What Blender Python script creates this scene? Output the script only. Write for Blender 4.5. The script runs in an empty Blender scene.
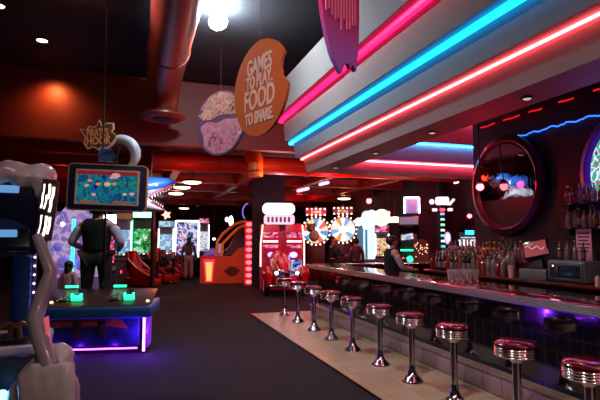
import bpy, bmesh, math, random
from mathutils import Vector, Matrix, Euler
random.seed(7)
PI = math.pi
R = math.radians
S = bpy.context.scene
COL = S.collection

# ------------------------------------------------------------------ camera
CH = 1.655
PITCH = math.atan(39/500.0)
YAW = math.atan(162/500.0*math.cos(PITCH))
cam_d = bpy.data.cameras.new('camera'); cam = bpy.data.objects.new('camera', cam_d); COL.objects.link(cam)
cam_d.sensor_width = 36; cam_d.lens = 30; cam_d.clip_start = .05; cam_d.clip_end = 200
cam.location = (0, 0, CH); cam.rotation_euler = (PI/2+PITCH, 0, -YAW)
S.camera = cam
S.view_settings.view_transform = 'Standard'; S.view_settings.look = 'None'
S.view_settings.exposure = 0; S.view_settings.gamma = 1; S.view_settings.use_curve_mapping = False
CM = Euler((PI/2+PITCH, 0, -YAW)).to_matrix()
FW = Vector((math.sin(YAW), math.cos(YAW), 0))

def ray(px, py): return CM @ Vector((px-300, -(py-200), -500))
def at(px, py, D):                      # point at horizontal depth D in front of the photographer
    r = ray(px, py); return Vector((0, 0, CH)) + r*(D/r.dot(FW))
def onfloor(px, py, z=0):
    r = ray(px, py); return Vector((0, 0, CH)) + r*((z-CH)/r.z)
def face(p): return -math.atan2(p[0], p[1])   # turns a local -Y front towards the room's near end

# ------------------------------------------------------------------ colour + materials
def lin(c):
    return c/12.92 if c <= .04045 else ((c+.055)/1.055)**2.4
def C(h):
    h = h.lstrip('#'); return tuple(lin(int(h[i:i+2], 16)/255) for i in (0, 2, 4))
MATS = {}
def mat(name, col, rough=.5, metal=0., noise=0., nscale=8., bump=0., bscale=40., coat=0., trans=0., emit=None, es=0., alpha=1.):
    if name in MATS: return MATS[name]
    m = bpy.data.materials.new(name); m.use_nodes = True; nt = m.node_tree
    b = nt.nodes['Principled BSDF']
    c = C(col) if isinstance(col, str) else col
    b.inputs['Base Color'].default_value = (*c, 1)
    b.inputs['Roughness'].default_value = rough; b.inputs['Metallic'].default_value = metal
    b.inputs['Coat Weight'].default_value = coat; b.inputs['Transmission Weight'].default_value = trans
    tc = nt.nodes.new('ShaderNodeTexCoord')
    if noise:
        n = nt.nodes.new('ShaderNodeTexNoise'); n.inputs['Scale'].default_value = nscale; n.inputs['Detail'].default_value = 4
        nt.links.new(tc.outputs['Object'], n.inputs['Vector'])
        r = nt.nodes.new('ShaderNodeValToRGB')
        r.color_ramp.elements[0].position = .3; r.color_ramp.elements[1].position = .7
        r.color_ramp.elements[0].color = (*[x*(1-noise) for x in c], 1)
        r.color_ramp.elements[1].color = (*[min(1, x*(1+noise)) for x in c], 1)
        nt.links.new(n.outputs['Fac'], r.inputs['Fac']); nt.links.new(r.outputs['Color'], b.inputs['Base Color'])
    if bump:
        n = nt.nodes.new('ShaderNodeTexNoise'); n.inputs['Scale'].default_value = bscale; n.inputs['Detail'].default_value = 3
        nt.links.new(tc.outputs['Object'], n.inputs['Vector'])
        bp = nt.nodes.new('ShaderNodeBump'); bp.inputs['Strength'].default_value = bump; bp.inputs['Distance'].default_value = .02
        nt.links.new(n.outputs['Fac'], bp.inputs['Height']); nt.links.new(bp.outputs['Normal'], b.inputs['Normal'])
    if emit:
        b.inputs['Emission Color'].default_value = (*(C(emit) if isinstance(emit, str) else emit), 1)
        b.inputs['Emission Strength'].default_value = es
    MATS[name] = m
    return m
def glow(name, col, s):
    if name in MATS: return MATS[name]
    return mat(name, '#101010', .4, emit=col, es=s)
def brickmat(name, c1, c2, mortar, w, h, rough=.4, msize=.01, axes='XY', offset=0., coat=0., bump=.3, noise=0.):
    m = bpy.data.materials.new(name); m.use_nodes = True; nt = m.node_tree; b = nt.nodes['Principled BSDF']
    tc = nt.nodes.new('ShaderNodeTexCoord'); sp = nt.nodes.new('ShaderNodeSeparateXYZ'); cb = nt.nodes.new('ShaderNodeCombineXYZ')
    nt.links.new(tc.outputs['Object'], sp.inputs[0])
    nt.links.new(sp.outputs[axes[0]], cb.inputs[0]); nt.links.new(sp.outputs[axes[1]], cb.inputs[1])
    br = nt.nodes.new('ShaderNodeTexBrick'); br.offset = offset
    br.inputs['Color1'].default_value = (*C(c1), 1); br.inputs['Color2'].default_value = (*C(c2), 1); br.inputs['Mortar'].default_value = (*C(mortar), 1)
    br.inputs['Scale'].default_value = 1; br.inputs['Brick Width'].default_value = w; br.inputs['Row Height'].default_value = h
    br.inputs['Mortar Size'].default_value = msize; br.inputs['Mortar Smooth'].default_value = .1
    nt.links.new(cb.outputs[0], br.inputs['Vector'])
    if noise:
        n = nt.nodes.new('ShaderNodeTexNoise'); n.inputs['Scale'].default_value = 2.5; n.inputs['Detail'].default_value = 5
        nt.links.new(tc.outputs['Object'], n.inputs['Vector'])
        mx = nt.nodes.new('ShaderNodeMix'); mx.data_type = 'RGBA'; mx.blend_type = 'MULTIPLY'; mx.inputs['Factor'].default_value = noise
        nt.links.new(br.outputs['Color'], mx.inputs[6]); nt.links.new(n.outputs['Color'], mx.inputs[7])
        nt.links.new(mx.outputs[2], b.inputs['Base Color'])
    else: nt.links.new(br.outputs['Color'], b.inputs['Base Color'])
    bp = nt.nodes.new('ShaderNodeBump'); bp.inputs['Strength'].default_value = bump; bp.inputs['Distance'].default_value = .004; bp.invert = True
    nt.links.new(br.outputs['Fac'], bp.inputs['Height']); nt.links.new(bp.outputs['Normal'], b.inputs['Normal'])
    b.inputs['Roughness'].default_value = rough; b.inputs['Coat Weight'].default_value = coat
    return m
def screenmat(name, cols, scale=6., s=1.5, detail=2., dist=.6, ramp='CONSTANT'):
    """a lit display: patches of picture colour that give off light"""
    if name in MATS: return MATS[name]
    m = mat(name, '#050505', .3); nt = m.node_tree; b = nt.nodes['Principled BSDF']
    tc = nt.nodes['Texture Coordinate']
    n = nt.nodes.new('ShaderNodeTexNoise'); n.inputs['Scale'].default_value = scale; n.inputs['Detail'].default_value = detail
    n.inputs['Distortion'].default_value = dist
    nt.links.new(tc.outputs['Object'], n.inputs['Vector'])
    r = nt.nodes.new('ShaderNodeValToRGB'); r.color_ramp.interpolation = ramp
    e = r.color_ramp.elements
    while len(e) < len(cols): e.new(.5)
    for i, c in enumerate(cols):
        e[i].position = .3+.4*i/(len(cols)-1) if i else 0; e[i].color = (*C(c), 1)
    nt.links.new(n.outputs['Fac'], r.inputs['Fac']); nt.links.new(r.outputs['Color'], b.inputs['Emission Color'])
    b.inputs['Emission Strength'].default_value = s
    return m

# ------------------------------------------------------------------ mesh builder
class MB:
    def __init__(s): s.bm = bmesh.new()
    def box(s, c, d, rot=None, bev=0., taper=None, segs=2):
        r = bmesh.ops.create_cube(s.bm, size=1); vs = r['verts']
        for v in vs:
            if taper and v.co.z > 0: v.co.x *= taper[0]; v.co.y *= taper[1]
            v.co = Vector((v.co.x*d[0], v.co.y*d[1], v.co.z*d[2]))
        if bev:
            es = list({e for v in vs for e in v.link_edges})
            rr = bmesh.ops.bevel(s.bm, geom=es, offset=bev, segments=segs, profile=.5, affect='EDGES')
            vs = list({v for f in rr['faces'] for v in f.verts} | {v for v in vs if v.is_valid})
        M = Matrix.Translation(c) @ (Euler(rot).to_matrix().to_4x4() if rot else Matrix())
        for v in vs: v.co = M @ v.co
        return s
    def cyl(s, p0, p1, r0, r1=None, seg=16):
        p0 = Vector(p0); p1 = Vector(p1); r1 = r0 if r1 is None else r1
        d = p1-p0; q = d.to_track_quat('Z', 'Y').to_matrix().to_4x4()
        bmesh.ops.create_cone(s.bm, cap_ends=True, cap_tris=False, segments=seg, radius1=r0, radius2=r1, depth=d.length, matrix=Matrix.Translation((p0+p1)/2) @ q)
        return s
    def lathe(s, prof, seg=24, M=None, c=(0, 0, 0)):
        M = (M or Matrix()); c = Vector(c); rings = []
        for r, z in prof:
            if r < 1e-5: rings.append([s.bm.verts.new(M @ Vector((0, 0, z))+c)])
            else: rings.append([s.bm.verts.new(M @ Vector((r*math.cos(2*PI*i/seg), r*math.sin(2*PI*i/seg), z))+c) for i in range(seg)])
        for a, b in zip(rings, rings[1:]):
            for i in range(seg):
                j = (i+1) % seg
                if len(a) == 1 and len(b) > 1: s.bm.faces.new((a[0], b[j], b[i]))
                elif len(b) == 1 and len(a) > 1: s.bm.faces.new((a[i], a[j], b[0]))
                elif len(a) > 1: s.bm.faces.new((a[i], a[j], b[j], b[i]))
        for rg, fl in ((rings[0], True), (rings[-1], False)):
            if len(rg) > 1:
                try: s.bm.faces.new(rg[::-1] if fl else rg)
                except ValueError: pass
        return s
    def tube(s, pts, r, seg=8, closed=False, radii=None):
        pts = [Vector(p) for p in pts]; n = len(pts); rings = []
        up = Vector((0, 0, 1))
        for i, p in enumerate(pts):
            if closed: t = pts[(i+1) % n]-pts[i-1]
            else: t = pts[min(i+1, n-1)]-pts[max(i-1, 0)]
            t.normalize()
            a = up if abs(t.dot(up)) < .95 else Vector((1, 0, 0))
            u = t.cross(a).normalized() if not i else (pu-t*pu.dot(t)).normalized()
            w = u.cross(t).normalized(); pu = u
            rr = radii[i] if radii else r
            rings.append([s.bm.verts.new(p+u*math.cos(2*PI*k/seg)*rr+w*math.sin(2*PI*k/seg)*rr) for k in range(seg)])
        m = n if closed else n-1
        for i in range(m):
            a, b = rings[i], rings[(i+1) % n]
            for k in range(seg):
                l = (k+1) % seg
                s.bm.faces.new((a[k], a[l], b[l], b[k]))
        if not closed:
            s.bm.faces.new(rings[0][::-1]); s.bm.faces.new(rings[-1])
        return s
    def prism(s, pts, d, M=None):
        """outline in local XZ, thickness d along Y (centred)"""
        M = M or Matrix()
        f = [s.bm.verts.new(M @ Vector((x, -d/2, z))) for x, z in pts]
        b = [s.bm.verts.new(M @ Vector((x, d/2, z))) for x, z in pts]
        n = len(pts)
        s.bm.faces.new(f); s.bm.faces.new(b[::-1])
        for i in range(n):
            j = (i+1) % n; s.bm.faces.new((f[j], f[i], b[i], b[j]))
        return s
    def ball(s, c, r, seg=12, rings=8, rot=None):
        r = (r, r, r) if isinstance(r, (int, float)) else r
        M = Matrix.Translation(c) @ (Euler(rot).to_matrix().to_4x4() if rot else Matrix()) @ Matrix.Diagonal((*r, 1))
        bmesh.ops.create_uvsphere(s.bm, u_segments=seg, v_segments=rings, radius=1, matrix=M)
        return s
    def torus(s, c, R_, r, M=None, seg=40, rs=10, sx=1, sz=1):
        M = M or Matrix()
        pts = [Vector(c)+M @ Vector((R_*sx*math.cos(2*PI*i/seg), 0, R_*sz*math.sin(2*PI*i/seg))) for i in range(seg)]
        return s.tube(pts, r, rs, closed=True)
    def quad(s, a, b, c, d):
        s.bm.faces.new([s.bm.verts.new(Vector(p)) for p in (a, b, c, d)]); return s
    def build(s, name, m, parent=None, smooth=True, recalc=True, angle=35):
        if recalc: bmesh.ops.recalc_face_normals(s.bm, faces=s.bm.faces)
        me = bpy.data.meshes.new(name); s.bm.to_mesh(me); s.bm.free()
        if isinstance(m, (list, tuple)):
            for q in m: me.materials.append(q)
        else: me.materials.append(m)
        if smooth:
            for p in me.polygons: p.use_smooth = True
            me.set_sharp_from_angle(angle=R(angle))
        o = bpy.data.objects.new(name, me); COL.objects.link(o)
        if parent: o.parent = parent
        return o
def tag(o, label=None, cat=None, group=None, kind=None):
    if label: o['label'] = label
    if cat: o['category'] = cat
    if group: o['group'] = group
    if kind: o['kind'] = kind
    return o
def thing(name, label, cat, loc=(0, 0, 0), rz=0, group=None):
    o = bpy.data.objects.new(name, None); COL.objects.link(o); o.location = loc; o.rotation_euler = (0, 0, rz)
    o.empty_display_size = .1
    return tag(o, label, cat, group)
def struct(name, mb, m, **k):
    o = mb.build(name, m, **k); o['kind'] = 'structure'; return o
def kids(o): return [c for c in o.children]
def copy_tree(o, parent=None):
    c = o.copy(); COL.objects.link(c); c.parent = parent
    for ch in kids(o): copy_tree(ch, c)
    return c
def text(body, size, name, m, parent, M, bold=.0, xs=1., depth=.006, space=1., align='CENTER'):
    cu = bpy.data.curves.new('t', 'FONT'); cu.body = body; cu.size = size; cu.extrude = depth/2; cu.offset = bold
    cu.align_x = align; cu.align_y = 'CENTER'; cu.space_character = space; cu.resolution_u = 3
    t = bpy.data.objects.new('t', cu); COL.objects.link(t)
    dg = bpy.context.evaluated_depsgraph_get(); me = bpy.data.meshes.new_from_object(t.evaluated_get(dg))
    bpy.data.objects.remove(t); bpy.data.curves.remove(cu)
    me.name = name
    X = M @ Matrix.Rotation(PI/2, 4, 'X') @ Matrix.Diagonal((xs, 1, 1, 1))
    me.transform(X); me.materials.clear(); me.materials.append(m)
    o = bpy.data.objects.new(name, me); COL.objects.link(o); o.parent = parent
    return o
T = Matrix.Translation
def light(kind, name, loc, energy, col, size=.2, rot=None, spot=None, blend=.5, sy=None):
    d = bpy.data.lights.new(name, kind); d.energy = energy; d.color = C(col) if isinstance(col, str) else col
    if kind == 'AREA':
        d.size = size
        if sy: d.shape = 'RECTANGLE'; d.size_y = sy
    else: d.shadow_soft_size = size
    if kind == 'SPOT': d.spot_size = R(spot); d.spot_blend = blend
    o = bpy.data.objects.new(name, d); COL.objects.link(o); o.location = loc
    if rot: o.rotation_euler = rot
    return o

# ------------------------------------------------------------------ shared materials
M_black = mat('black_paint', '#0b0b0d', .55, noise=.2)
M_blackgloss = mat('black_gloss', '#08080a', .15, coat=.4)
M_chrome = mat('chrome', '#c8c8cc', .12, 1., noise=.05)
M_alum = mat('brushed_aluminium', '#a8a8ae', .3, 1., noise=.08, nscale=30)
M_white = mat('white_plastic', '#d8d8dc', .4, noise=.04)
M_grey = mat('grey_plastic', '#5a5a60', .5, noise=.1)
M_redpaint = mat('red_duct_paint', '#8c3c30', .38, noise=.12, nscale=3, bump=.05, bscale=6)
M_redwall = mat('red_bulkhead_paint', '#7c2416', .55, noise=.12, nscale=2)
M_redgloss = mat('red_vinyl', '#4c060a', .22, coat=.6, noise=.08)
M_wood = mat('dark_cherry_wood', '#4a120c', .3, noise=.3, nscale=5, coat=.4)
M_blue = mat('blue_cabinet_paint', '#2468ac', .4, noise=.1)
M_navy = mat('navy_cabinet_paint', '#101c50', .35, noise=.1)
M_maroon = mat('maroon_ceiling_paint', '#4c1812', .7, noise=.2, nscale=1.5)
M_skin = mat('skin', '#a8745a', .55, noise=.06)
M_hair = mat('dark_hair', '#120c0a', .5, noise=.3, nscale=60)

# ------------------------------------------------------------------ SETTING
def carpet():
    m = mat('dark_patterned_carpet', '#0a0809', .95, bump=.4, bscale=220); nt = m.node_tree; b = nt.nodes['Principled BSDF']
    tc = nt.nodes['Texture Coordinate']
    v = nt.nodes.new('ShaderNodeTexVoronoi'); v.inputs['Scale'].default_value = 3.2
    nt.links.new(tc.outputs['Object'], v.inputs['Vector'])
    r = nt.nodes.new('ShaderNodeValToRGB'); e = r.color_ramp.elements
    e[0].position = .0; e[0].color = (*C('#180e12'), 1); e[1].position = .35; e[1].color = (*C('#0c090b'), 1)
    x = e.new(.18); x.color = (*C('#08070b'), 1)
    nt.links.new(v.outputs['Distance'], r.inputs['Fac']); nt.links.new(r.outputs['Color'], b.inputs['Base Color'])
    return m
XA = 2.42; XP = 3.61
b = MB(); b.box((.2, 15, -.05), (20, 41, .1)); struct('floor', b, carpet(), smooth=False)
M_tilefloor = brickmat('beige_floor_tile', '#c4b090', '#b8a484', '#94826a', .32, .32, .3, .006, noise=.35)
b = MB(); b.box(((XA+4.2)/2, 4.55, .006), (4.2-XA, 12.9, .012)); struct('trim_1', b, M_tilefloor, smooth=False)
M_edge = mat('dark_metal_edging', '#1c1012', .3, .6)
b = MB(); b.box((XA-.012, 4.55, .008), (.025, 12.95, .02)); struct('trim_2', b, M_edge, smooth=False)
M_ceil = mat('black_ceiling_paint', '#222026', .8, noise=.25, nscale=1.2)
b = MB(); b.box((.2, 3.2, 5.45), (20, 17.4, .1)); struct('ceiling', b, M_ceil, smooth=False)
b = MB(); b.box((.2, 23.9, 4.12), (20, 23, .1)); struct('ceiling.001', b, M_maroon, smooth=False)
M_wall = mat('dark_maroon_wall_paint', '#1c0c10', .8, noise=.2, nscale=2)
b = MB(); b.box((-9.75, 15, 2.7), (.1, 41, 5.6)); struct('wall_left', b, M_wall, smooth=False)
b = MB(); b.box((10.15, 15, 2.7), (.1, 41, 5.6)); struct('wall_right', b, M_wall, smooth=False)
b = MB(); b.box((.2, 35.4, 2.7), (20, .1, 5.6)); struct('wall_back', b, M_wall, smooth=False)
b = MB(); b.box((.2, -5.4, 2.7), (20, .1, 5.6)); struct('wall_front', b, M_wall, smooth=False)
# red bulkhead where the tall ceiling drops, and its lower step behind
b = MB(); b.box((-2.0, 12.15, 4.64), (15, .3, 1.55)); struct('trim_3', b, M_redwall, smooth=False)
b = MB(); b.box((.2, 12.4, 5.0), (20, .3, 1.0)); struct('trim_4', b, M_redwall, smooth=False)
b = MB(); b.box((-5.2, 13.3, 3.92), (9, .3, .34)); struct('trim_5', b, M_redwall, smooth=False)
# red steel beams under the arcade ceiling
M_beam = mat('red_beam_paint', '#8c2016', .45, noise=.15, nscale=3)
for i, (y, z, h) in enumerate(((15.2, 3.72, .3), (17.6, 3.62, .28), (20.5, 3.6, .3), (24.5, 3.6, .3), (29, 3.62, .3))):
    b = MB(); b.box((2.0, y, z), (16, .3, .03)); b.box((2.0, y, z+h), (16, .3, .03)); b.box((2.0, y, z+h/2), (16, .05, h))
    struct('trim_%d' % (6+i), b, M_beam, smooth=False)
for i, x in enumerate((1.0, 3.4, 5.8, 8.2)):
    b = MB(); b.box((x, 22.6, 3.72), (.22, 16, .26)); struct('trim_%d' % (11+i), b, M_beam, smooth=False)
# square columns
M_col = mat('dark_column_paint', '#12101e', .6, noise=.2)
def col_at(px0, px1, D, z1, m, name):
    a = at(px0, 239, D); c = at(px1, 239, D); w = (c-a).length; p = (a+c)/2
    b = MB(); b.box((0, w/2, z1/2), (w, w, z1)); o = struct(name, b, m, smooth=False); o.location = (p.x, p.y, 0); o.rotation_euler.z = face(p)
col_at(252, 285, 17.5, 4.05, M_col, 'wall_column')
col_at(418, 437, 17.0, 4.05, M_col, 'wall_column.001')

# ---- stepped soffit over the bar
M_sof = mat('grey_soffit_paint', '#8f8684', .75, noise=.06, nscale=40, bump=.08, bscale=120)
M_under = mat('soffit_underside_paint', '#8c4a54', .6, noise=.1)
KY = .08
outer = [(0, 3.15), (.10, 3.47), (.28, 3.47), (.33, 3.85), (.52, 3.85), (.56, 4.36), (.74, 4.36), (.78, 4.97)]
FY = 10.6; IX = 4.15; IY = 10.0; XE = 9.0
b = MB(); rows = []
for o_, z in outer:
    rows.append([b.bm.verts.new(p) for p in ((3.6-o_, -3, z), (3.6-o_, FY+o_*KY, z), (XE, FY+o_*KY, z))])
for a, c in zip(rows, rows[1:]):
    for i in range(2): b.bm.faces.new((a[i], a[i+1], c[i+1], c[i]))
# top lid back to the inner faces and the inner stepped faces of the coffer
inner = [(0, 3.15), (0, 3.4), (.16, 3.4), (.16, 3.83), (.32, 3.83), (.32, 4.4), (.48, 4.4), (.48, 4.7)]
irows = []
for o_, z in inner:
    irows.append([b.bm.verts.new(p) for p in ((IX+o_*.3, -3, z), (IX+o_*.3, IY-o_, z), (XE, IY-o_, z))])
for a, c in zip(irows, irows[1:]):
    for i in range(2): b.bm.faces.new((a[i], a[i+1], c[i+1], c[i]))
for i in range(2): b.bm.faces.new((rows[-1][i], rows[-1][i+1], irows[-1][i+1], irows[-1][i]))
struct('ceiling_soffit', b, M_sof, smooth=False)
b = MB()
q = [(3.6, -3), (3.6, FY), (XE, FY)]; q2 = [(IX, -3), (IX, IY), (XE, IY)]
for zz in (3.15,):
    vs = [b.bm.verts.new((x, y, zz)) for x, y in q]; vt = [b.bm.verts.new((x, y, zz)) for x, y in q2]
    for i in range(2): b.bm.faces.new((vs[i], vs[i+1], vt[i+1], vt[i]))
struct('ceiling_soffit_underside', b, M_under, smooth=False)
b = MB(); b.box((6.6, 3.3, 4.73), (4.9, 13.2, .06)); struct('ceiling_coffer', b, mat('coffer_paint', '#6e4a60', .7, noise=.1), smooth=False)

# neon tubes: each one is a thing with glass, sockets
def neon(pts, r, m, label, group=None):
    t = thing('neon_tube', label, 'neon light', pts[0], 0, group)
    o = Vector(pts[0])
    MB().tube([Vector(p)-o for p in pts], r, 8).build('glass_tube', m, t)
    for p, q in ((pts[0], pts[1]), (pts[-1], pts[-2])):
        p = Vector(p)-o; q = Vector(q)-o; d = (q-p).normalized()*.04; MB().cyl(p-d*.2, p+d*.8, r*1.3, seg=10).build('end_cap', M_black, t)
M_npink = glow('neon_hot_pink', (1, .008, .09), 3.4)
M_ncyan = glow('neon_cyan', (.004, .38, 1), 4)
M_ncoral = glow('neon_coral', (1, .085, .10), 16)
M_nred = glow('neon_red', (1, .07, .12), 32)
def along(dx, z, m, lab, r=.014, y0=-2.9, breaks=()):
    x = 3.6-dx; ye = FY+dx*KY+.05
    neon([(x, y0, z), (x, ye-.05, z), (x, ye, z), (x+.06, ye, z), (XE-.1, ye, z)], r, m, lab)
along(.62, 4.305, M_npink, 'hot pink neon tube, topmost on the stepped grey soffit', r=.05)
along(.39, 3.805, M_ncyan, 'bright cyan neon tube along the middle step of the soffit', r=.042)
along(.13, 3.45, M_ncoral, 'bright coral red neon tube, lowest on the outside of the grey soffit', r=.016)
neon([(IX+.15, IY-.05, 3.37), (6.6, IY-.05, 3.37), (8.9, IY-.05, 3.37)], .016, M_nred, 'red neon tube across the far inside of the soffit, below the blue one')
neon([(IX+.15, IY-.21, 3.8), (6.6, IY-.21, 3.8), (8.9, IY-.21, 3.8)], .016, glow('neon_cyan_dim', (.02, .36, 1), 30), 'pale blue neon tube across the far inside of the soffit')
neon([(IX+.15, IY-.37, 4.37), (6.6, IY-.37, 4.37), (8.9, IY-.37, 4.37)], .018, M_nred, 'short visible stretch of red neon high inside the soffit near the bulkhead')

# back bar wall, with neon reflections on it modelled as wavy glowing tubes
XB = 5.5
M_bb = mat('black_back_bar_panel', '#060507', .55, noise=.2, bump=.15, bscale=12)
b = MB(); b.box((XB+.15, 2.2, 2.35), (.3, 10.1, 4.7)); struct('wall_bar', b, M_bb, smooth=False)
def reflection(z, m, lab, amp, y0, y1, step=.1, r=.012):  # wavy emissive tube standing in for neon mirrored in the dark wall
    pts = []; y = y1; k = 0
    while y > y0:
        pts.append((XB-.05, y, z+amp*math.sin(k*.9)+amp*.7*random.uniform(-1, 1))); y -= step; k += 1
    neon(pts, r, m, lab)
reflection(3.21, glow('reflection_blue', (.02, .14, 1), 2.6), 'long wavy blue neon reflection shaped as a tube high on the black back bar wall', .012, .5, 6.2, .045, .010)
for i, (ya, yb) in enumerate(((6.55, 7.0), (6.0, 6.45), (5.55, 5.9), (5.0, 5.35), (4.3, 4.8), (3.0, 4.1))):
    reflection(3.52, glow('reflection_red', (1, .01, .01), .8), 'short broken piece of red neon reflection above the blue one on the back bar wall', .006, ya, yb, .04)
    bpy.data.objects[[o.name for o in COL.objects if o.name.startswith('neon_tube')][-1]]['group'] = 'broken red neon reflections above the back bar'

# ---- ducts
def duct():
    t = thing('ceiling_duct', 'large round red brown air duct running under the black ceiling, ending in a downturned flange', 'air duct', (.44, 11.2, 4.97))
    b = MB(); r = .35
    pts = [(0, -14, 0), (0, -6, 0), (0, -1.2, 0), (0, -.75, -.02), (0, -.4, -.12), (0, -.15, -.3), (0, -.05, -.5), (0, -.05, -.62)]
    b.tube(pts, r, 32, radii=[r, r, r, r, r*.98, r*.95, r*.9, r*.9]); b.build('duct_body', M_redpaint, t)
    for y in (-2.4, -5.2, -8.2): 
        MB().lathe([(r+.004, -.03), (r+.022, -.015), (r+.022, .015), (r+.004, .03)], 32, Matrix.Rotation(PI/2, 4, 'X'), (0, y, 0)).build('seam_band', M_redpaint, t)
    MB().lathe([(.2, -.70), (.40, -.72), (.50, -.66), (.50, -.62), (.36, -.58), (.3, -.6)], 32, c=(0, -.05, 0)).build('flange', M_redpaint, t)
    MB().lathe([(.2, -.72), (.19, -.70), (.0, -.66)], 24, c=(0, -.05, 0)).build('grille', M_black, t)
duct()
t = thing('ceiling_duct', 'long horizontal red round duct crossing below the bulkhead behind the hanging food signs', 'air duct', (0, 13.6, 3.72))
MB().cyl((.3, 0, 0), (9.6, 0, 0), .25, seg=28).build('duct_body', mat('orange_red_duct_paint', '#b03418', .4, noise=.1), t)
for x in (2.0, 4.6, 7.2): MB().cyl((x-.03, 0, 0), (x+.03, 0, 0), .265, seg=28).build('seam_band', M_redpaint, t)
p = at(255, 160, 13.2)
t = thing('duct_elbow', 'bright orange elbow pipe dropping from the red duct beside the orange sign', 'pipe', (p.x, p.y, 3.4))
MB().tube([(0, .45, .5), (0, .12, .50), (0, -.02, .42), (0, -.06, .25), (0, -.06, -.1)], .2, 20).build('pipe', mat('orange_pipe_paint', '#e06a18', .4, noise=.08), t)
MB().lathe([(.2, 0), (.225, .01), (.225, .05), (.2, .06)], 20, c=(0, -.06, .0)).build('collar', M_redpaint, t)
# column of the red post below the duct flange
b = MB(); b.box((0, 0, 3.7), (.5, .3, .75)); o = struct('trim_post', b, M_redwall, smooth=False); q = at(151, 239, 13.6); o.location = (q.x, q.y, 0)

# ---- ceiling lamps
def downlight(p, m, label, group=None, r=.11, lamp=None, name='recessed_downlight'):
    t = thing(name, label, 'ceiling light', p, 0, group)
    MB().lathe([(r*.95, .0), (r*1.3, -.008), (r*1.3, -.016), (r, -.02), (r*.92, -.012)], 24).build('trim_ring', M_black, t)
    MB().lathe([(0, -.03), (r*.6, -.026), (r*.95, -.012)], 24).build('lens', m, t)
    return t
M_warm = glow('warm_lamp', (1, .82, .6), 14)
M_cool = glow('cool_lamp', (.8, .93, 1), 60)
for px, py, lab in ((42, 40, 'small warm ceiling downlight, between the upper left corner and the duct'), (-2, 5, 'warm ceiling downlight cut by the top left edge of the picture'),):
    r_ = ray(px, py); p = Vector((0, 0, CH))+r_*((5.4-CH)/r_.z); downlight(p, M_warm, lab, r=.1)
    light('SPOT', 'downlight_lamp', (p.x, p.y, 5.35), 60, '#ffb070', .08, spot=110)
r_ = ray(75, -14); p = Vector((0, 0, CH))+r_*((5.4-CH)/r_.z)
light('POINT', 'ceiling_wash_lamp', (p.x, p.y, 5.1), 9, '#ff9a50', .1)
# bright cool flood lamp
r_ = ray(218, 22); p = Vector((0, 0, CH))+r_*((5.16-CH)/r_.z)
t = thing('flood_lamp', 'dazzling cool white flood lamp on the black ceiling beside the duct', 'lamp', p)
MB().ball((0, 0, 0), (.15, .21, .11), 16, 10).build('bulb', glow('flood_bulb', (.72, .9, 1), 380), t)
MB().cyl((0, 0, .1), (0, 0, .3), .02).build('stem', M_grey, t)
# orange wall washer in front of the bulkhead
q = at(57, 73, 11.0)
t = thing('wall_washer', 'small warm lamp just in front of the orange lit red bulkhead', 'lamp', (q.x, q.y, q.z))
MB().lathe([(.05, .15), (.07, .12), (.09, -.02), (.08, -.02)], 16).build('shade', M_black, t)
MB().ball((0, 0, -.02), (.09, .09, .05), 12, 8).build('bulb', M_warm, t)
MB().cyl((0, 0, .14), (0, 0, 5.4-q.z), .02).build('stem', M_black, t)
light('SPOT', 'wall_washer_lamp', (q.x, 11.68, 5.02), 55, '#ffae60', .12, rot=(R(34), 0, 0), spot=150, blend=1)

# ------------------------------------------------------------------ THE BAR
M_bartile = brickmat('black_bar_tile', '#08080b', '#0b0a10', '#26242c', .15, .15, .08, .006, axes='YZ', coat=.5, bump=.9)
M_bartile2 = brickmat('black_bar_tile_end', '#0a0a0e', '#0d0c12', '#1a1a20', .15, .15, .06, .005, axes='XZ', coat=.8, bump=.4)
M_plinth = brickmat('pink_beige_plinth_tile', '#a88c88', '#9c807c', '#6c5654', .3, .3, .35, .008, axes='YZ', noise=.3)
M_top = mat('red_lacquer_counter_top', '#3c0a0c', .12, noise=.35, nscale=6, coat=.8)
YE = 10.4
bar = thing('bar_counter', 'long black tiled bar counter with a red lacquered top and ribbed metal edge', 'bar counter', (3.5, YE, 0))
b = MB()
L = 13.4
b.box((.325, -L/2, 1.095), (.65, L, .045), bev=.01); b.box((2.9, -.325, 1.095), (4.5, .65, .045), bev=.01)
b.build('countertop', M_top, bar)
b = MB()
for i, z in enumerate((1.045, 1.062, 1.079, 1.098)):
    b.tube([(-.008, -L, z), (-.008, -.05, z), (.05, .008, z), (5.1, .008, z)], .0105, 8)
b.box((.0, -L/2, 1.07), (.016, L, .085)); b.build('metal_edge', M_alum, bar)
b = MB(); b.box((.30, -L/2, .63), (.1, L-.2, .9)); b.build('tiled_front', M_bartile, bar, smooth=False)
b = MB(); b.box((2.8, -.2, .63), (5.0, .1, .9)); b.build('tiled_end', M_bartile2, bar, smooth=False)
b = MB(); b.box((.36, -L/2, .12), (.5, L+.1, .215), bev=.03); b.build('foot_plinth', M_plinth, bar)
b = MB(); b.box((.36, -L/2, .232), (.52, L+.12, .02), bev=.005); b.build('plinth_cap', mat('plinth_cap_tile', '#8c7468', .35, noise=.2), bar)

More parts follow.
